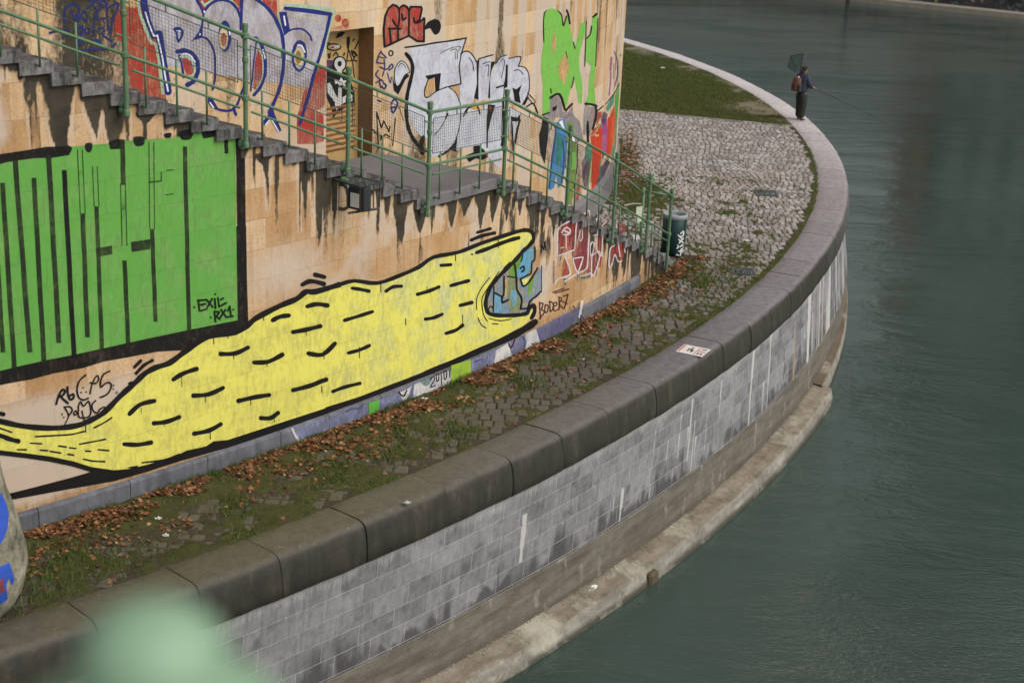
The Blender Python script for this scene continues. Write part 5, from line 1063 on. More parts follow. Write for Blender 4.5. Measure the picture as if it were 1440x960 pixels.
for P, w in [([(140, 570), (134, 350), (145, 190), (172, 150)], 11), ([(330, 150), (380, 212), (402, 352), (442, 222)], 13), ([(490, 320), (470, 200), (450, 142)], 20), ([(558, 655), (540, 575)], 14), ([(712, 290), (706, 500), (690, 900)], 10), ([(702, 530), (762, 470), (786, 352)], 14), ([(805, 232), (852, 192)], 24), ([(868, 250), (862, 400), (838, 900)], 9), ([(122, 1552), (212, 1522)], 15), ([(225, 1322), (352, 1272), (422, 1482)], 28), ([(436, 1492), (522, 1402)], 24), ([(540, 1042), (532, 1122), (508, 1192)], 12), ([(700, 1402), (772, 1408), (852, 1432)], 24), ([(435, 700), (455, 790)], 10), ([(232, 1200), (236, 1262)], 12)]: b.line('b_black', 2, P, w)
b.tile(750, 90, 9.6).fill('b_grey', .5, [(215, 470), (345, 425), (405, 650), (470, 640), (525, 560), (545, 700), (430, 745), (300, 720), (205, 960), (130, 960), (125, 690), (212, 665)]).fill('b_grey', .5, [(700, 545), (772, 580), (845, 580), (842, 700), (812, 860), (745, 960), (672, 960), (675, 700)]).line('b_black', 2, [(842, 565), (845, 700), (800, 880)], 24).line('b_black', 2, [(732, 780), (745, 960)], 20).fill('b_black', 2, [(255, 590), (315, 560), (305, 620), (262, 645)])
b.build()
b = Mural('colour_piece', WB, tower, label='narrow multicoloured letters running down to the steps').tile(750, 170, 7.385)
b.fill('b_black', 0, [(60, 130), (150, 20), (165, 60), (130, 350), (112, 445), (70, 330)]).fill('dusty', 0, [(150, 180), (220, 60), (250, 400), (160, 430), (130, 360)]).fill('b_grey', 0, [(60, -30), (380, -90), (480, 0), (520, 200), (420, 240), (240, 100), (160, 20)])
b.fill('b_blue', 1, [(150, 700), (178, 420), (215, 170), (232, 40), (270, -20), (318, -10), (342, 70), (350, 170), (342, 400), (302, 660), (252, 705), (238, 560), (215, 690), (175, 722)]).fill('b_teal', 1.4, [(238, 190), (275, 130), (302, 280), (280, 420), (240, 470)]).fill('b_white', 1.5, [(262, 10), (300, -5), (325, 90), (300, 70)]).line('navy_b' if 'navy_b' in PM else 'tag_blue', 2, [(232, 60), (222, 200), (190, 420), (165, 700)], 9).line('tag_blue', 2, [(300, 200), (318, 400), (290, 640)], 8)
b.fill('moss_green', .6, [(345, 20), (405, 5), (430, 160), (455, 300), (450, 430), (425, 640), (395, 870), (325, 870), (340, 500), (355, 250)]).fill('lime_b' if 'lime_b' in PM else 'apple', 1.2, [(385, 330), (440, 320), (440, 500), (375, 520)]).line('b_white', 1.4, [(412, 170), (418, 210)], 18).line('b_black', 1.4, [(455, 240), (458, 440), (420, 700)], 8)
b.fill('dusty', .6, [(455, 180), (520, 90), (545, 260), (500, 420), (520, 700), (455, 870), (400, 870), (430, 640)]).fill('plum', 1.2, [(500, 440), (545, 330), (605, 400), (580, 560), (550, 700), (525, 720), (505, 560)]).fill('b_teal', 1.6, [(540, 270), (602, 255), (610, 400), (545, 405)], True).fill('b_black', 1.4, [(548, 40), (570, 0), (580, 250), (555, 260)]).fill('pinkish', 1, [(400, 780), (470, 640), (500, 720), (430, 860)])
b.fill('orange_red', 1.2, [(592, 150), (640, 110), (690, 38), (714, 80), (706, 330), (688, 560), (640, 690), (606, 720), (600, 560), (612, 370)]).fill('magenta', 1, [(700, -20), (765, -20), (762, 340), (710, 385), (706, 200)]).fill('orange_red', 1.2, [(772, -30), (812, -60), (812, 250), (792, 380), (758, 330)]).fill('orange', 1.1, [(812, -60), (846, -60), (838, 270), (805, 380), (795, 300)]).fill('b_teal', .9, [(838, -80), (868, -90), (862, 240), (835, 390), (805, 420), (812, 350)]).line('b_teal', 1.5, [(592, 150), (640, 112), (690, 36), (712, 78)], 8).line('cream', 1.7, [(598, 158), (642, 122), (688, 48)], 5)
b.fill('plum', 1, [(640, 700), (700, 480), (760, 400), (800, 430), (720, 600), (680, 720)]).line('b_teal', 1.5, [(690, 430), (700, 700)], 10).line('apple', 1.5, [(600, 420), (560, 720)], 7).fill('b_grey', .8, [(700, 720), (800, 440), (850, 400), (840, 560), (780, 760)])
b.tile(750, 90, 9.6).fill('b_red', 1.2, [(850, 650), (940, 640), (902, 730), (850, 840)]).fill('plum', 1.3, [(898, 722), (955, 640), (1002, 680), (985, 760), (945, 832)]).fill('magenta', 1.1, [(935, 830), (990, 760), (1000, 960), (925, 960)]).fill('orange_red', 1.2, [(1000, 770), (1092, 555), (1102, 800), (1082, 960), (1000, 960)]).fill('b_teal', 1.2, [(975, 600), (1060, 440), (1092, 420), (1085, 530), (1000, 650)]).fill('b_green', 1.2, [(1098, 430), (1162, 270), (1152, 500), (1125, 760), (1100, 720)]).fill('orange_red', 1.2, [(765, 950), (820, 870), (890, 830), (930, 880), (920, 960)])
b.line('b_black', 1.6, [(850, 645), (942, 568)], 14).line('b_black', 1.6, [(975, 545), (1100, 385), (1160, 262)], 11).line('magenta', 1, [(1045, 60), (1040, 250), (1020, 420)], 14).line('tag_blue', 1, [(1135, 20), (1130, 160), (1100, 300)], 9).line('b_grey', 1, [(1085, 0), (1080, 200)], 10)
b.tile(750, 0, 9.6).line('tag_blue', 1, [(1090, 700), (1130, 800), (1140, 940)], 9).line('magenta', 1, [(1055, 780), (1040, 940)], 26).line('b_black', 1, [(1175, 740), (1178, 760)], 10)
b.build()
d = Mural('door_art', WD, door, off=.0, label='black and white spray painting on the ochre door').tile(450, 110, 8)
pb('d_white', '#bcbcb8', .08); pb('d_black', '#181617', .05)
d.fill('d_black', 0, [(62, -120), (150, -160), (230, -90), (330, -40), (352, 60), (385, 150), (390, 320), (300, 325), (220, 372), (150, 445), (128, 330), (62, 190)])
d.fill('d_white', 1, [(78, 60), (112, 50), (168, 178), (200, 225), (206, 100), (240, 110), (240, 222), (335, 170), (372, 200), (360, 260), (300, 262), (232, 300), (182, 368), (160, 262), (82, 165)]).fill('d_white', 1, [(160, 10), (215, 30), (235, -10), (262, 28), (310, 20), (275, 60), (290, 98), (245, 75), (215, 90), (200, 60), (165, 70)])
d.tile(450, 30, 9.6).fill('d_black', .3, ell(262, 580, 98, 112)).fill('d_white', 1, ell(265, 578, 74, 90)).fill('d_black', 2, ell(262, 575, 28, 38)).fill('d_white', 1, [(225, 640), (300, 640), (290, 720), (230, 700)]).fill('plum', 1, [(92, 520), (180, 530), (150, 640), (92, 640)])
d.fill('d_black', 1, [(215, 235), (235, 165), (300, 140), (340, 155), (290, 205)]).fill('d_black', 1, [(362, 215), (400, 205), (402, 290), (382, 410), (362, 330)]).line('d_black', 1, [(382, 380), (360, 540), (440, 530)], 9, False).line('d_black', 1, [(390, 390), (440, 560), (462, 760)], 9, False).line('d_black', 1, [(470, 372), (545, 215)], 13, False).loop('d_black', 1, ell(185, 350, 92, 44), 12).fill('d_white', 1.5, [(130, 335), (262, 318), (268, 358), (140, 372)]).fill('b_red', 2, [(140, 342), (190, 336), (192, 362), (145, 368)])
for P in [[(420, 400), (450, 480), (430, 430), (480, 450), (450, 520), (500, 540)], [(440, 270), (460, 240)], [(430, 400), (470, 420), (500, 470)], [(110, 440), (125, 500), (140, 430)], [(180, 470), (215, 420), (240, 460)], [(90, 290), (130, 300)], [(330, 430), (320, 460)]]: d.line('d_black', 1, P, 13)
d.build()
# ================================================================== stair railing
RR = .15
def rp(q, z, off=RR): return WA.pt(q, z, off)
def hand_z(q):
    if q < 7.38: return 4.50+(7.38-q)*.376
    if q < 9.38: return 4.50-(q-7.38)*.015
    return 4.47-(q-9.38)*.3955
def mid_z(q): return hand_z(q)-.79
def low_z(q): return hand_z(q)-.945
rail = empty('stair_railing', rp(8, 3.2), label='green painted iron stair railing with wire mesh panels along the stair edge', cat='railing')
POSTS = [-3.7, -1.85, .03, 1.91, 3.73, 5.60, 7.38, 9.38, 11.5, 13.45, 15.2, 16.55]
FOOT = {7.38: 2.93, 9.38: 2.92, 1.91: 5.04, 3.73: 4.44, 5.60: 3.85, 11.5: 2.17, 13.45: 1.30, 15.2: .71, 16.55: -.02}
for q in POSTS:
    hz = hand_z(q); fz = FOOT.get(q, hz-1.62)
    B = MB(); p0 = rp(q, fz); top = hz+.15; cx, cy = p0[:2]
    B.tube([(cx, cy, fz), (cx, cy, top-.06)], .031, 10)
    B.lathe((cx, cy, top-.11), [(.033, 0), (.040, .03), (.044, .10), (.040, .115), (.0, .12)], 8)
    po = B.build('post', M['green'], rail, smooth=False)
    for zz, r in ((hz, .052), (mid_z(q), .050), (hz-.30, .040), (fz+.03, .042)): B = MB(); B.lathe((cx, cy, zz-.04), [(.031, 0), (r, .012), (r, .068), (.031, .08)], 10); B.build('collar', M['green'], po)
    if q < 16:
        for zz in (fz+.05, min(slope_z(q)-.09, fz+.62)):
            B = MB(); w = WA.pt(q, zz, 0); d = Vector(w)-Vector((cx, cy, zz)); B.tube([(cx, cy, zz), Vector((cx, cy, zz))+d*1.02], .022, 8); B.sphere(Vector((cx, cy, zz))+d*.62, .050, 10)
            B.build('wall_bracket', M['green'], po, smooth=True)
def along(q0, q1, zf, n=6, off=RR): return [rp(q0+(q1-q0)*i/n, zf(q0+(q1-q0)*i/n), off) for i in range(n+1)]
for a, b in zip(POSTS[:-1], POSTS[1:]):
    B = MB(); B.tube(along(a, b, hand_z), .0235, 10); B.build('handrail', M['green'], rail, smooth=True)
    B = MB(); B.tube(along(a, b, mid_z), .0205, 10); B.build('mid_rail', M['green'], rail, smooth=True)
    g0, g1 = (a+.10, b-.10) if b < 16 else (a+.05, b-.05)
    B = MB(); B.tube(along(g0, g1, low_z), .0155, 8); B.build('lower_rail', M['green'], rail, smooth=True)
    has = a < 13 and b < 13.6
    n = 3 if b-a > 1.6 else 2
    for i in range(n):
        q = a+.28+(b-a-.45)*i/n
        zb = step_z(q); zt = mid_z(q)+(.17 if has else .01); off = RR-.115
        B = MB(); x0 = rp(q, zb-.02, .03); x1 = rp(q, low_z(q)-.12, .08); x2 = rp(q, low_z(q)-.02, RR); x3 = rp(q, zt, RR)
        B.tube([rp(q, zb-.06, RR), x3], .0145, 8); B.tube([rp(q, zb-.045, RR), rp(q, zb-.045, .05)], .013, 6); B.build('baluster', M['green'], rail, smooth=True)
    if has:
        p0, p1 = a+.085, b-.125
        top = lambda q: hand_z(q)-.10
        bot = lambda q: mid_z(q)+.165
        B = MB(); B.tube(along(p0, p1, top), .006, 5); B.tube(along(p0, p1, bot), .006, 5)
        for q in (p0, p1): B.tube([rp(q, bot(q)), rp(q, top(q))], .006, 5)
        fr = B.build('mesh_panel', M['wire'], rail)
        B = MB(); nv = int((p1-p0)/.046)
        for i in range(1, nv): q = p0+(p1-p0)*i/nv; B.tube([rp(q, bot(q), RR-.003), rp(q, top(q), RR-.003)], .0021, 3, False)
        for j in range(1, 12): t = j/12; B.tube(along(p0, p1, lambda q: bot(q)*(1-t)+top(q)*t, 5, RR+.002), .0021, 3, False)
        B.build('wire_grid', M['wire'], fr)
        for q in (a+(b-a)*.33, a+(b-a)*.68): B = MB(); B.tube([rp(q, top(q)), rp(q, hand_z(q))], .010, 6); B.build('hanger', M['green'], fr)
    if has:
        for q, w in ((a, p0), (b, p1)):
          for dz in (-.16, -.58):
            B = MB(); B.tube([rp(q, hand_z(q)+dz), rp(w, hand_z(w)+dz)], .013, 6)
            B.build('panel_clip', M['green'], fr)
# return of the railing at the foot of the stairs
B = MB(); e0 = rp(16.55, hand_z(16.55)); e1 = WA.pt(16.35, hand_z(16.4)+.02, -.38)
B.tube([e0, e1], .026, 10); B.tube([(e1[0], e1[1], 0), (e1[0], e1[1], e1[2]+.06)], .031, 10)
B.build('end_post', M['green'], rail, smooth=True)
B = MB(); i0 = WA.pt(16.35, 1.66, -.38); i1 = WA.pt(15.25, 2.10, -.30); B.tube([i0, i1], .022, 8); B.build('return_rail', M['green'], rail, smooth=True)
nb = Vector(WA.pt(16.0, 1.30, -.33))
def quad_sheet(name, c, ux, uy, w, h, th, mat, **k):
    B = MB(); ux = Vector(ux).normalized(); uy = Vector(uy).normalized(); n = ux.cross(uy)
    M3 = Matrix((ux, uy, n)).transposed(); B.box(c, (w, h, th), M3); return B.build(name, mat, **k)
quad_sheet('notice', nb, (.75, .66, 0), (0, 0, 1), .17, .32, .006, plain('faded_notice', (.50, .53, .40), .6, var=.2), label='small pale notice fixed to the railing behind the green bin', cat='notice')

# ================================================================== floodlight and its cage
def wp(q, o, z): return Vector(WA.pt(q, z, o))
Q0, Q1, ZB, ZT_, OW = 5.46, 5.86, 3.30, 3.75, .52
cage = empty('wire_cage', wp(Q0, 0, ZB), label='dark wire cage bolted to the wall around the floodlight', cat='cage')
B = MB()
for q in (Q0, Q1):
    B.tube([wp(q, 0, ZB), wp(q, 0, ZT_)], .014, 6)
    B.tube([wp(q, 0, ZT_), wp(q, OW, ZT_-.02)], .012, 6); B.tube([wp(q, OW, ZT_-.02), wp(q, OW, ZB+.08)], .010, 6)
B.tube([wp(Q0, OW, ZT_-.02), wp(Q1+.06, OW, ZT_-.02)], .012, 6); B.tube([wp(Q0, .02, ZT_), wp(Q1, .02, ZT_)], .012, 6)
B.build('frame', M['iron'], cage)
B = MB()
for i in range(1, 9): B.tube([wp(Q0, OW*i/9, ZT_-.02*i/9), wp(Q1, OW*i/9, ZT_-.02*i/9)], .005, 4)
for i in range(1, 5): q = Q0+(Q1-Q0)*i/5; B.tube([wp(q, 0, ZT_), wp(q, OW, ZT_-.02)], .005, 4)
B.build('top_grille', M['wire'], cage)
B = MB()
for i in range(1, 5): q = Q0+(Q1-Q0)*i/5+.03; B.tube([wp(q, OW, ZT_-.02), wp(q, OW, ZB+.08)], .005, 4)
for i in range(1, 5): B.tube([wp(Q1, OW*i/5, ZT_-.01), wp(Q1, OW*i/5, ZB+.05)], .005, 4)
for i in range(1, 4): B.tube([wp(Q0, .16*i/4, ZT_-.01), wp(Q0, .16*i/4, ZB+.02)], .006, 4)
B.build('bars', M['wire'], cage)
B = MB(); B.tube([wp(Q0, .30, ZB+.02), wp(Q1, OW, ZB+.06)], .018, 6); B.build('bottom_bar', M['iron'], cage)
flood = empty('floodlight', wp(5.62, .2, 3.5), label='black floodlight with a square glass front mounted in the cage', cat='floodlight')
def obox(name, q, o, z, sq, so_, sz_, mat, parent, bev=.01):
    c = wp(q, o, z); u = (wp(q+.01, o, z)-c).normalized(); v = (wp(q, o+.01, z)-c).normalized(); M3 = Matrix((u, v, Vector((0, 0, 1)))).transposed()
    B = MB(); B.box(c, (sq, so_, sz_), M3, bev); return B.build(name, mat, parent)
hous = obox('housing', 5.62, .37, 3.525, .16, .30, .33, M['iron'], flood, .015)
obox('lens_frame', 5.545, .36, 3.52, .012, .26, .28, M['iron'], hous, .003)
obox('glass', 5.536, .36, 3.50, .008, .18, .20, plain('lamp_glass', (.66, .70, .70), .25, var=.15, scale=20), hous, .002)
B = MB(); B.tube([wp(5.6, 0.0, 3.66), wp(5.6, .15, 3.66), wp(5.6, .17, 3.62), wp(5.6, .17, 3.36), wp(5.6, .08, 3.31), wp(5.6, 0, 3.31)], .028, 8); B.build('mount', M['galv'], flood, smooth=True)

# ================================================================== litter bin
bx, by, _ = ground(945.5, 357)
binr = empty('litter_bin', (bx, by, 0), label='dark green cylindrical litter bin with a grey rim at the foot of the stairs', cat='litter bin')
B = MB(); R0 = .262
B.lathe((bx, by, 0), [(R0-.02, .03), (R0, .05), (R0, .84), (R0-.02, .86), (R0-.02, .3), (0, .3)], 40)
body = B.build('body', plain('bin_green', (.012, .040, .040), .38, var=.3), binr, smooth=True)
B = MB(); B.lathe((bx, by, 0), [(R0+.002, .80), (R0+.014, .81), (R0+.014, .885), (R0+.002, .90), (R0-.035, .895), (R0-.04, .85), (R0-.022, .80)], 40); B.build('rim', plain('rim_grey', (.25, .29, .30), .5), binr, smooth=True)
B = MB(); B.lathe((bx, by, 0), [(R0-.03, .78), (R0-.06, .80), (.1, .83), (0, .84)], 24); B.build('rubbish_bag', plain('pale_bag', (.42, .42, .43), .6, var=.5, scale=30), binr)
B = MB()
for a in (-112, -40): B.box((bx+(R0+.004)*math.cos(rad(a)), by+(R0+.004)*math.sin(rad(a)), .43), (.012, .012, .76), Matrix.Rotation(rad(a), 3, 'Z'))
B.build('seam', plain('seam_green', (.02, .06, .055), .4), body)
B = MB(); B.lathe((bx, by, -.02), [(.12, 0), (.12, .06), (.1, .06)], 16); B.build('foot', M['iron'], binr)
WBIN = Cyl(bx, by, R0, -180)
t = Mural('white_scrawl', WBIN, body, off=.001, label='white vertical scrawl on the side of the bin').tile(900, 270, 9.6)
PM['bin_white'] = plain('white_marker', (.62, .62, .62), .5, var=.1)
for P in [[(550, 560), (585, 530), (580, 590), (540, 600), (515, 580), (550, 620), (575, 640)], [(520, 640), (590, 690)], [(585, 620), (530, 690), (545, 660)], [(540, 740), (575, 710), (580, 760), (545, 780)], [(505, 715), (520, 740), (500, 760)], [(520, 800), (590, 790)], [(560, 770), (540, 860)], [(580, 760), (575, 820)]]: t.line('bin_white', 1, P, 13)
t.build()

# ================================================================== drain grates, flyer, litter
def grate(px, py, w, l, lab):
    x, y, _ = ground(px, py); o = empty('drain_grate', (x, y, 0), label=lab, cat='drain grate', group='drain grates in the paving')
    B = MB()
    for s in (-1, 1): B.box((x+s*w/2, y, .006), (.03, l, .03)); B.box((x, y+s*l/2, .006), (w+.03, .03, .03))
    B.build('frame', M['galv'], o)
    B = MB(); n = 8
    for i in range(n): B.box((x-w/2+w*(i+.5)/n, y, .004), (.026, l, .02), Matrix.Rotation(.0, 3, 'Z'))
    B.build('bars', M['galv'], o)
    B = MB(); B.box((x, y, -.012), (w, l, .012)); B.build('sump', plain('sump_black', (.006, .006, .008), .9), o)
grate(1078, 272.5, .52, .62, 'iron drain grate in the clean paving, farther from the bin')
grate(1045.5, 382, .46, .48, 'iron drain grate by the mossy patch and coping, nearer to the bin')
fl = [ground(963, 484, .012), ground(1000, 491.5, .012), ground(987, 502, .012), ground(950, 494, .012)]
flo = mesh('flyer', [Vector(v) for v in fl]+[Vector(v)+Vector((0, 0, .003)) for v in fl], [(3, 2, 1, 0), (4, 5, 6, 7), (0, 1, 5, 4), (1, 2, 6, 5), (2, 3, 7, 6), (3, 0, 4, 7)], plain('flyer_paper', (.62, .58, .56), .7, var=.12), label='white printed flyer lying flat on the stone coping', cat='flyer')
def on_fl(u, v): a = Vector(fl[0]).lerp(Vector(fl[1]), u); b = Vector(fl[3]).lerp(Vector(fl[2]), u); return a.lerp(b, v)+Vector((0, 0, .0045))
for nm, col, rs_ in (('red_print', (.45, .07, .05), [(.04, .08, .10, .9), (.62, .1, .66, .9), (.68, .42, .95, .5)]), ('black_print', (.03, .03, .03), [(.30, .35, .36, .7), (.38, .2, .44, .55), (.44, .45, .52, .75), (.72, .15, .92, .24), (.72, .62, .78, .86), (.84, .62, .9, .86)])):
    B = MB()
    for (u0, v0, u1, v1) in rs_: B.add([on_fl(u0, v0), on_fl(u1, v0), on_fl(u1, v1), on_fl(u0, v1)], [(3, 2, 1, 0)])
    B.build(nm, plain(nm, col, .7, var=.1), flo)
def scrap(name, px, py, L, w, lab, cat, col=(.6, .58, .55), rot=0, h=.02, z=0.01, seed=1):
    x, y, _ = ground(px, py, z); r = random.Random(seed); V = []; nx, ny = 6, 4
    for i in range(nx+1):
        for j in range(ny+1):
            a, b = (i/nx-.5)*L*(1+.2*r.uniform(-1, 1)*(j in (0, ny))), (j/ny-.5)*w*(1+.2*r.uniform(-1, 1))
            V.append((x+a*math.cos(rot)-b*math.sin(rot), y+a*math.sin(rot)+b*math.cos(rot), z+h*(r.random()+.6*math.sin(i*1.3+j))+.01))
    F = [(i*(ny+1)+j, (i+1)*(ny+1)+j, (i+1)*(ny+1)+j+1, i*(ny+1)+j+1) for i in range(nx) for j in range(ny)]
    o = mesh(name, V, F, plain(name+'_mat', col, .7, var=.3), label=lab, cat=cat)
    m = o.modifiers.new('thick', 'SOLIDIFY'); m.thickness = .004
    return o
scrap('paper_scrap', 595, 562, .14, .06, 'white crumpled paper scrap at the foot of the plinth near the painted 2010', 'litter', rot=.5)
scrap('paper_scrap', 233, 754, .08, .06, 'crumpled white paper scrap on the mossy ground nearest the round pillar', 'litter', rot=.2, seed=3)
scrap('paper_scrap', 223, 730, .09, .05, 'flat pale wrapper among leaves near the left end of the plinth', 'litter', rot=.3, seed=8)
scrap('paper_scrap', 820, 506, .05, .05, 'small white scrap on the cobbles beside the coping under the flyer', 'litter', rot=.2, seed=4)
scrap('paper_scrap', 952, 360, .07, .06, 'white scrap on leaves at the base of the bin', 'litter', rot=.9, seed=5, z=.03)
scrap('paper_scrap', 1049, 339, .16, .12, 'white scrap on the open paving past the bin', 'litter', rot=.1, seed=6)
scrap('paper_scrap', 572, 708, .12, .06, 'pale dropping-like scrap on the dark coping of the quay', 'litter', rot=.1, seed=7, z=.02, col=(.45, .45, .42))
scrap('paper_scrap', 932, 96, .16, .16, 'bright white scrap in the middle of the lawn', 'litter', rot=.1, seed=9, z=.03, col=(.8, .8, .78))
scrap('rag', 832, 828, .26, .10, 'torn white plastic rag on the concrete ledge above the water', 'rag', rot=.9, z=-2.96, seed=12, col=(.65, .65, .65), h=.03)
B = MB(); a = ground(800, 428, .38); b2 = ground(826, 452, .02)
B.tube([Vector(WA.pt(WA.cast(801, 428)[0], .42, .07)), Vector(ground(812, 440, .2)), Vector(b2)], [.010, .013, .009], 6); setp(B.build('stick', plain('bark_dark', (.04, .035, .03), .9)), 'thin dark stick leaning against the plinth', 'stick')
B = MB(); p = Vector(ground(938, 398, .03)); B.tube([p+Vector((-.09, -.06, .0)), p+Vector((.0, .01, .02)), p+Vector((.1, .07, 0))], [.012, .015, .010], 6); setp(B.build('stick', plain('bare_wood', (.42, .33, .22), .9)), 'short pale piece of wood on the grass below the bin', 'stick')
B = MB(); p = Vector(ground(878, 289, .12)); q = Vector(ground(906, 287, .12)); B.tube([p, (p+q)/2+Vector((0, 0, .03)), q], [.02, .016, .012], 6); setp(B.build('branch', plain('bleached_wood', (.38, .35, .28), .9)), 'pale bare branch lying on the moss behind the railing', 'branch')
# a few grass clumps against the plinth
pts = []
for px, py, n in ((445, 690, 0),):
    pass
rg2 = np.random.default_rng(31)
for (qa, qb, n) in ((2.2, 3.2, 500), (3.4, 5.2, 700), (6.3, 7.2, 500), (8.0, 8.7, 300), (1.0, 1.6, 160), (14.2, 16.4, 500)):
    q = rg2.uniform(qa, qb, n); o = .09+np.abs(rg2.normal(0, .07, n)); P_ = [WA.pt(a, .0, b) for a, b in zip(q, o)]
    pts += P_
for (cx_, cy_, n, s) in ((95, 790, 700, .30), (190, 795, 250, .25), (60, 830, 500, .28), (640, 610, 350, .2), (470, 660, 350, .16), (540, 640, 260, .16), (740, 540, 260, .16), (330, 715, 250, .15), (560, 610, 250, .15), (860, 440, 300, .2), (1015, 395, 500, .4), (920, 395, 600, .5)):
    c0 = ground(cx_, cy_); pts += [(c0[0]+rg2.normal(0, s), c0[1]+rg2.normal(0, s*1.4), 0) for _ in range(n)]
pts = [p for p in pts if math.hypot(p[0]-QX, p[1]-QY) < 47.5 and math.hypot(p[0]-QX, p[1]-QY) > 45.69]
blades('grass_clumps', np.array(pts), .05, .15, .011, blade_mat('clump_grass', [(0, (.03, .06, .012)), (.6, (.065, .11, .022)), (1, (.16, .17, .05))]), 8, label='longer green grass clumps at the plinth and the near left corner', cat='grass')

# ================================================================== round pillar at the left edge
px_, py_ = -6.02, 15.62
pil = empty('stone_pillar', (px_, py_, 0), label='round stone pillar with blue paint at the left edge, standing by the leaves', cat='pillar')
pc = Cyl(px_, py_, .75, -180)
def pillar_mat():
    T = NT('mossy_pillar_stone'); P = T.obj(); n1 = T.noise(P, 2.2, 5, .6, .5); n2 = T.noise(P, 9, 6, .7, .3); n3 = T.noise(P, 60, 3)
    z = T.n('ShaderNodeSeparateXYZ', inp={0: P}).outputs[2]
    c = T.ramp(T.math('ADD', T.math('MULTIPLY', n1, .5), T.math('MULTIPLY', n2, .5)), [(.35, (.06, .065, .045)), (.5, (.20, .19, .14)), (.68, (.42, .39, .30))])
    return T.out(T.bsdf(c, .8, T.bump(T.math('ADD', n2, n3), .5, .012)))
B = MB(); B.lathe((px_, py_, -.05), [(.52, 0), (.60, .10), (.68, .25), (.735, .45), (.75, .58), (.742, .72), (.715, .84), (.70, .90), (.685, 1.0), (.66, 1.12), (.61, 1.30), (.57, 1.42), (.535, 1.60), (.50, 1.85), (.47, 2.2), (.45, 2.8), (.45, 3.6), (.50, 3.7), (.50, 3.85), (.3, 3.95), (0, 3.96)], 48)
sh_ = B.build('shaft', pillar_mat(), pil, smooth=True)
PM['pillar_blue'] = plain('pillar_blue_paint', hexc('#2a4fae'), .55, var=.3); PM['pillar_red'] = plain('pillar_red_paint', hexc('#7a3a44'), .6)
class PilMap(Cyl):
    def cast(s, px, py, off=0):
        # intersect with the lathe profile: march along the ray
        d = Vector(ray(px, py)).normalized(); o = Vector((0, 0, CAM_H)); lo = 14.5
        for i in range(900):
            t = lo+i*.006; p = o+d*t; z = p.z+.05
            if z < 0 or z > 3.9: continue
            r = np.interp(z, [0, .1, .25, .45, .58, .72, .84, 1.0, 1.12, 1.3, 1.42, 1.6, 1.85, 2.2], [.52, .6, .68, .735, .75, .742, .715, .685, .66, .61, .57, .535, .5, .47])
            if math.hypot(p.x-px_, p.y-py_) <= r: return ((math.atan2(p.y-py_, p.x-px_)-s.a0)*s.R, p.z)
        return (None, None)
    def pt(s, q, z, off=0):
        r = np.interp(z+.05, [0, .1, .25, .45, .58, .72, .84, 1.0, 1.12, 1.3, 1.42, 1.6, 1.85, 2.2], [.52, .6, .68, .735, .75, .742, .715, .685, .66, .61, .57, .535, .5, .47])+off
        a = s.a0+q/s.R; return (px_+r*math.cos(a), py_+r*math.sin(a), z)
pmap = PilMap(px_, py_, .75, -180)
B = MB(); V = []; F = []
def pil_patch(name, poly, mat, off=.004):
    co = []
    for a, b in poly:
        r = pmap.cast(a, b)
        if r[0] is None: continue
        co.append(Vector(r))
    if sum(co[i].x*co[(i+1) % len(co)].y-co[(i+1) % len(co)].x*co[i].y for i in range(len(co))) < 0: co = co[::-1]
    n = len(co); xs = [c.x for c in co]; ys = [c.y for c in co]; x = min(xs)
    while x < max(xs):
        y = min(ys)
        while y < max(ys): co.append(Vector((x+.003, y+.004))); y += .05
        x += .05
    vs, _, fs, _, _, of = delaunay_2d_cdt(co, [], [list(range(n))], 1, 1e-5, True)
    mesh(name, [pmap.pt(v.x, v.y, off) for v in vs], [tuple(f) for f, g in zip(fs, of) if g], mat, sh_)
pil_patch('blue_paint', [(-14, 690), (2, 694), (8, 706), (12, 722), (10, 742), (4, 758), (-4, 770), (-14, 776)], PM['pillar_blue'])
pil_patch('blue_paint', [(-14, 800), (0, 796), (12, 790), (16, 800), (20, 815), (16, 822), (12, 812), (8, 822), (10, 842), (2, 848), (-14, 850)], PM['pillar_blue'])
pil_patch('red_paint', [(-10, 818), (4, 812), (6, 830), (-10, 838)], PM['pillar_red'], .007)

# ================================================================== near bridge railing (out of focus) and deck
fin_d = Vector(ray(216, 935)).normalized(); fc = Vector((0, 0, CAM_H))+fin_d*1.02
nr = empty('bridge_railing', (fc.x, fc.y, CAM_H-1.7), label='out of focus pale green railing post cap in the near foreground', cat='railing')
gp = plain('pale_green_paint', (.21, .34, .22), .45, var=.15)
B = MB(); B.lathe((fc.x, fc.y, fc.z), [(.0, .040), (.016, .038), (.032, .031), (.043, .018), (.047, .004), (.045, -.008), (.052, -.016), (.072, -.026), (.088, -.042), (.094, -.062), (.092, -.085), (.08, -.105), (.06, -.112)][::-1], 32); B.build('finial', gp, nr, smooth=True)
B = MB(); B.box((fc.x, fc.y, fc.z-.112-.5), (.11, .11, 1.0), None, .006); B.build('post', gp, nr)
B = MB(); 
for s, l in ((-1, 3.0), (1, 3.0)): B.box((fc.x+s*(.06+l/2), fc.y-.0, fc.z-.42), (l, .05, .05), None, .01); B.box((fc.x+s*(.06+l/2), fc.y, fc.z-1.0), (l, .04, .04), None, .008)
B.build('rail_bar', gp, nr)
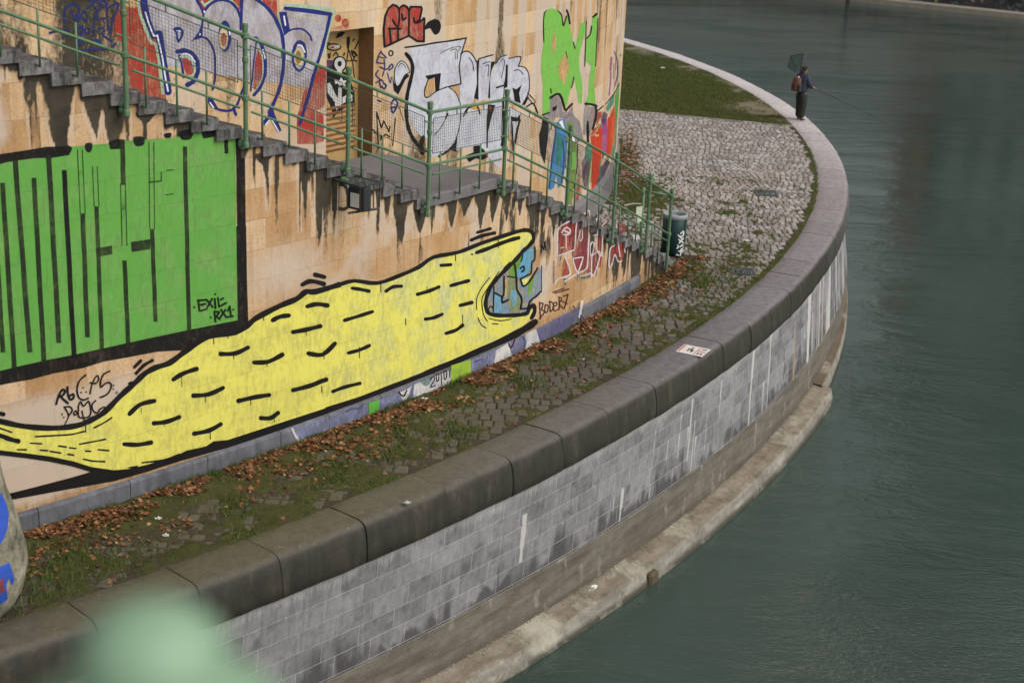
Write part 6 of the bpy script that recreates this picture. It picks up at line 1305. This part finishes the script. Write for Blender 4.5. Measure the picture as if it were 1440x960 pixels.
deck = mesh('bridge_deck', *((lambda V: (V, [(0, 3, 2, 1), (4, 5, 6, 7), (0, 1, 5, 4), (1, 2, 6, 5), (2, 3, 7, 6), (3, 0, 4, 7)]))([(-24, -14, CAM_H-2.1), (26, -14, CAM_H-2.1), (26, fc.y+.15, CAM_H-2.1), (-24, fc.y+.15, CAM_H-2.1), (-24, -14, CAM_H-1.72), (26, -14, CAM_H-1.72), (26, fc.y+.15, CAM_H-1.72), (-24, fc.y+.15, CAM_H-1.72)])), plain('deck_concrete', (.25, .25, .24), .8))
setp(deck, kind='structure')
# ================================================================== angler
fx, fy, _ = ground(1124, 169.5); FZ = .010
man = empty('person', (fx, fy, FZ), label='person in a dark cap, blue-grey jacket and dark trousers fishing from the coping', cat='person')
FACE = rad(32); R3 = Matrix.Rotation(FACE, 3, 'Z')
def skin(name, nodes, edges, radii, mat, parent, lv=2, root=0):
    me = bpy.data.meshes.new(name); me.from_pydata([tuple(R3 @ Vector(n)) for n in nodes], edges, []); me.materials.append(mat)
    o = bpy.data.objects.new(name, me); COL.objects.link(o); o.parent = parent
    m = o.modifiers.new('skin', 'SKIN'); m.use_smooth_shade = True
    sv = me.skin_vertices[0].data
    for i, r in enumerate(radii): sv[i].radius = r if isinstance(r, tuple) else (r, r); sv[i].use_root = (i == root)
    s = o.modifiers.new('sub', 'SUBSURF'); s.levels = lv; s.render_levels = lv
    return o
skinm = plain('skin_tone', (.42, .25, .18), .5, var=.1)
# body: head, neck, torso, arms, hands with fingers, legs
N = [(0, 0, .95), (0, 0, 1.15), (0, 0, 1.36), (.02, 0, 1.49), (.035, 0, 1.56), (.045, 0, 1.66), (.04, 0, 1.72)]
E_ = [(0, 1), (1, 2), (2, 3), (3, 4), (4, 5), (5, 6)]; Rd = [.12, .12, .13, .055, .06, (.085, .10), .06]
def chain(start, pts, rs):
    p = start
    for q, r in zip(pts, rs): N.append(q); Rd.append(r); E_.append((p, len(N)-1)); p = len(N)-1
    return p
for sgn in (-1, 1):
    w = chain(2, [(.0, sgn*.17, 1.41), (.07, sgn*.23, 1.16), (.30, sgn*.12+.0, 1.06 if sgn < 0 else 1.00), (.355, sgn*.095, 1.055 if sgn < 0 else .995), (.40, sgn*.075, 1.045 if sgn < 0 else .985)], [.05, .042, .027, .032, .028])
    z0 = N[w][2]; y0 = N[w][1]
    for k, (dy, L) in enumerate(((-.030, .030), (-.010, .036), (.010, .034), (.030, .026))):
        chain(w, [(.425, y0+dy, z0-.012), (.425+L, y0+dy*1.1, z0-.022), (.425+L*.9, y0+dy*1.1, z0-.045)], [.009, .008, .007])
    chain(w-1, [(.385, y0-sgn*.035, z0+.012), (.425, y0-sgn*.042, z0+.010)], [.010, .008])
    chain(0, [(0, sgn*.09, .90), (.01, sgn*.10, .50), (-.02, sgn*.10, .10), (.08, sgn*.11, .045)], [.09, .06, .04, .035])
body = skin('body', N, E_, Rd, skinm, man, 2)
# face details and ears
B = MB()
def L(x, y, z): return Vector((fx, fy, FZ))+R3 @ Vector((x, y, z))
B.tube([L(.118, 0, 1.665), L(.148, 0, 1.635), L(.125, 0, 1.625)], [.008, .013, .006], 6)
for s in (-1, 1): B.sphere(L(.045, s*.088, 1.645), .022, 8, (.6, .5, 1.2))
B.build('nose_and_ears', skinm, body, smooth=True)
B = MB()
for s in (-1, 1): B.sphere(L(.118, s*.033, 1.665), .010, 8)
B.build('eyes', M['iron'], body); B = MB(); B.tube([L(.116, -.022, 1.598), L(.122, 0, 1.597), L(.116, .022, 1.598)], .005, 5); B.build('mouth', plain('lip', (.3, .12, .1)), body)
# clothes
jm = plain('jacket_cloth', (.036, .040, .075), .85, var=.5, scale=9)
N = [(-.01, 0, .86), (-.01, 0, 1.02), (0, 0, 1.20), (0, 0, 1.38), (.02, 0, 1.49)]; E_ = [(0, 1), (1, 2), (2, 3), (3, 4)]; Rd = [(.19, .23), (.20, .24), (.19, .235), (.16, .21), (.10, .10)]
for sgn in (-1, 1): chain(3, [(.0, sgn*.19, 1.40), (.07, sgn*.245, 1.16), (.19, sgn*.19, 1.09), (.31, sgn*.115, 1.055 if sgn < 0 else .995)], [.11, .092, .078, .060])
jk = skin('jacket', N, E_, Rd, jm, body, 2)
N = [(.02, 0, 1.50), (.03, 0, 1.545)]; E_ = [(0, 1)]; Rd = [.088, .078]; skin('hood_collar', N, E_, Rd, plain('dark_collar', (.016, .017, .024), .9), jk, 2)
tm = plain('trouser_cloth', (.022, .026, .024), .9, var=.5, scale=10)
N = [(0, 0, .93), (0, 0, .84)]; E_ = [(0, 1)]; Rd = [(.19, .22), (.18, .21)]
for sgn in (-1, 1): chain(1, [(.01, sgn*.095, .72), (.025+.02*sgn, sgn*.10, .46), (-.01+.03*sgn, sgn*.10, .07)], [.145, .125, .112])
skin('trousers', N, E_, Rd, tm, body, 2)
for sgn in (-1, 1):
    N = [(-.04+.03*sgn, sgn*.10, .10), (-.04+.03*sgn, sgn*.10, .045), (.06+.03*sgn, sgn*.105, .045), (.15+.03*sgn, sgn*.11, .038)]; skin('boot', N, [(0, 1), (1, 2), (2, 3)], [.055, .045, .045, .036], plain('boot_leather', (.05, .042, .032), .7), body, 2, 1)
N = [(.03, 0, 1.64), (.03, 0, 1.70), (.02, 0, 1.745)]; skin('cap', N, [(0, 1), (1, 2)], [(.125, .130), (.128, .130), (.085, .09)], plain('cap_cloth', (.030, .024, .026), .9), body, 2)
N = [(-.02, 0, 1.56), (-.025, 0, 1.66)]; skin('hair', N, [(0, 1)], [(.115, .125), (.118, .125)], plain('hair_dark', (.03, .02, .015), .8), body, 2)
# backpack
bp = empty('backpack', L(-.22, 0, .92), label='brown backpack with dark side pockets worn by the fishing person', cat='backpack')
B = MB()
def rbox(c, size, bev): B.box(L(*c), size, R3, bev)
rbox((-.255, 0, 1.17), (.20, .30, .46), .06); B.build('main_bag', plain('brown_canvas', (.115, .062, .042), .85, var=.4), bp, smooth=True)
B = MB(); rbox((-.375, 0, 1.10), (.07, .22, .24), .025); B.build('front_pocket', plain('brown_canvas_front', (.085, .045, .032), .85), bp)
for s in (-1, 1): B = MB(); rbox((-.26, s*.17, 1.07), (.13, .06, .24), .02); B.build('side_pocket', M['iron'], bp)
for s in (-1, 1): B = MB(); B.tube([L(-.15, s*.10, 1.38), L(-.02, s*.11, 1.545), L(.10, s*.12, 1.46), L(.15, s*.13, 1.25), L(.05, s*.19, 1.02), L(-.14, s*.13, .97)], .018, 6); B.build('strap', M['iron'], bp)
B = MB(); B.sphere(L(-.25, -.05, 1.41), .028, 8); B.build('buckle', plain('white_buckle', (.75, .75, .72), .4), bp)
# landing net on the back
def NW(dx, z, dy=0): return Vector((fx-.14+dx, fy-.12+dy, FZ+z))
net = empty('landing_net', NW(-.1, 1.3), label='green triangular landing net sticking up behind the backpack', cat='landing net')
TL, TR, BR, BL, LF = NW(-.37, 2.07), NW(.02, 2.15), NW(.0, 1.60, .02), NW(-.14, 1.52, .05), NW(-.44, 1.70, .05)
B = MB(); B.tube([TL, TR], .017, 6); B.tube([TR, BR], .018, 6); B.tube([TL, NW(-.2, 1.78), BR], .014, 6); B.build('frame', M['iron'], net)
B = MB(); B.tube([TR, BR, NW(-.02, 1.30, .08), NW(-.05, .95, .1)], .014, 8); B.build('handle', M['iron'], net)
T = NT('net_mesh'); v = T.n('ShaderNodeTexVoronoi', feature='DISTANCE_TO_EDGE', inp={'Vector': T.obj(), 'Scale': 55}).outputs[0]
nm = T.out(T.n('ShaderNodeMixShader', inp={0: T.ramp(v, [(.04, .25), (.10, .85)]), 1: T.bsdf((.02, .05, .038), .8), 2: T.n('ShaderNodeBsdfTransparent').outputs[0]}).outputs[0])
V = []; n = 8
def bil(u, v_, dep): 
    p = TL.lerp(TR, u).lerp(LF.lerp(BL, u), v_); s = math.sin(math.pi*u)*math.sin(math.pi*min(v_*.9, 1)); return p+Vector((0, dep*s, -.03*s))
for dep in (-.16, .20): V += [bil(i/n, j/n, dep) for i in range(n+1) for j in range(n+1)]
m = n+1; F = [(o+i*m+j, o+(i+1)*m+j, o+(i+1)*m+j+1, o+i*m+j+1) for o in (0, m*m) for i in range(n) for j in range(n)]
V += [TR, BR, BL]; F.append((2*m*m, 2*m*m+1, 2*m*m+2))
mesh('net_bag', V, F, nm, net, smooth=True)
# rod
hnd = L(.44, -.075, 1.03)
rd = empty('fishing_rod', hnd, label='thin fishing rod held out over the river by the person', cat='fishing rod')
dr_ = Vector((.93, -.10, -.36)).normalized()
B = MB(); B.tube([hnd-dr_*.42, hnd+dr_*.10], .017, 8); B.build('grip', plain('cork', (.20, .13, .08), .8), rd)
B = MB(); B.tube([hnd+dr_*.10, hnd+dr_*.8, hnd+dr_*1.9+Vector((0, 0, -.02)), hnd+dr_*2.9+Vector((0, 0, -.10))], [.018, .016, .012, .008], 6); B.build('blank', M['iron'], rd)
B = MB(); c_ = hnd+Vector((.03, 0, -.06)); B.tube([c_+Vector((0, -.03, 0)), c_+Vector((0, .03, 0))], .034, 12); B.tube([c_+Vector((0, .03, 0)), c_+Vector((0, .06, .0)), c_+Vector((.05, .07, .0))], .006, 6); B.build('reel', M['galv'], rd)
for k in (.5, 1.1, 1.7, 2.3): B = MB(); p = hnd+dr_*k; B.tube([p, p+Vector((0, 0, -.022))], .004, 5); B.build('guide_ring', M['iron'], rd)
# ================================================================== light
W = bpy.data.worlds.new('World'); SC.world = W; W.use_nodes = True; nt = W.node_tree; nt.nodes.clear()
EL, AZ = 48, 118      # sun elevation, compass-like azimuth (0 = +Y, clockwise)
sky = nt.nodes.new('ShaderNodeTexSky'); sky.sky_type = 'NISHITA'; sky.sun_disc = False
sky.sun_elevation = rad(EL); sky.sun_rotation = rad(AZ); sky.dust_density = 8; sky.air_density = 1.4; sky.ozone_density = 1
hs = nt.nodes.new('ShaderNodeHueSaturation'); hs.inputs['Saturation'].default_value = .30
bg = nt.nodes.new('ShaderNodeBackground'); bg.inputs[1].default_value = .15
ow = nt.nodes.new('ShaderNodeOutputWorld')
nt.links.new(sky.outputs[0], hs.inputs['Color']); nt.links.new(hs.outputs[0], bg.inputs[0]); nt.links.new(bg.outputs[0], ow.inputs[0])
sl = bpy.data.lights.new('sun', 'SUN'); sl.energy = .5; sl.angle = rad(60); sl.color = (1, .985, .96)
so = bpy.data.objects.new('sun', sl); COL.objects.link(so)
dv = Vector((math.sin(rad(AZ))*math.cos(rad(EL)), math.cos(rad(AZ))*math.cos(rad(EL)), math.sin(rad(EL))))
so.rotation_euler = dv.to_track_quat('Z', 'Y').to_euler(); so.location = (20, -10, 40)
SC.view_settings.view_transform = 'Standard'; SC.view_settings.look = 'None'; SC.view_settings.gamma = 1; SC.view_settings.exposure = -.06
SC.render.engine = 'CYCLES'
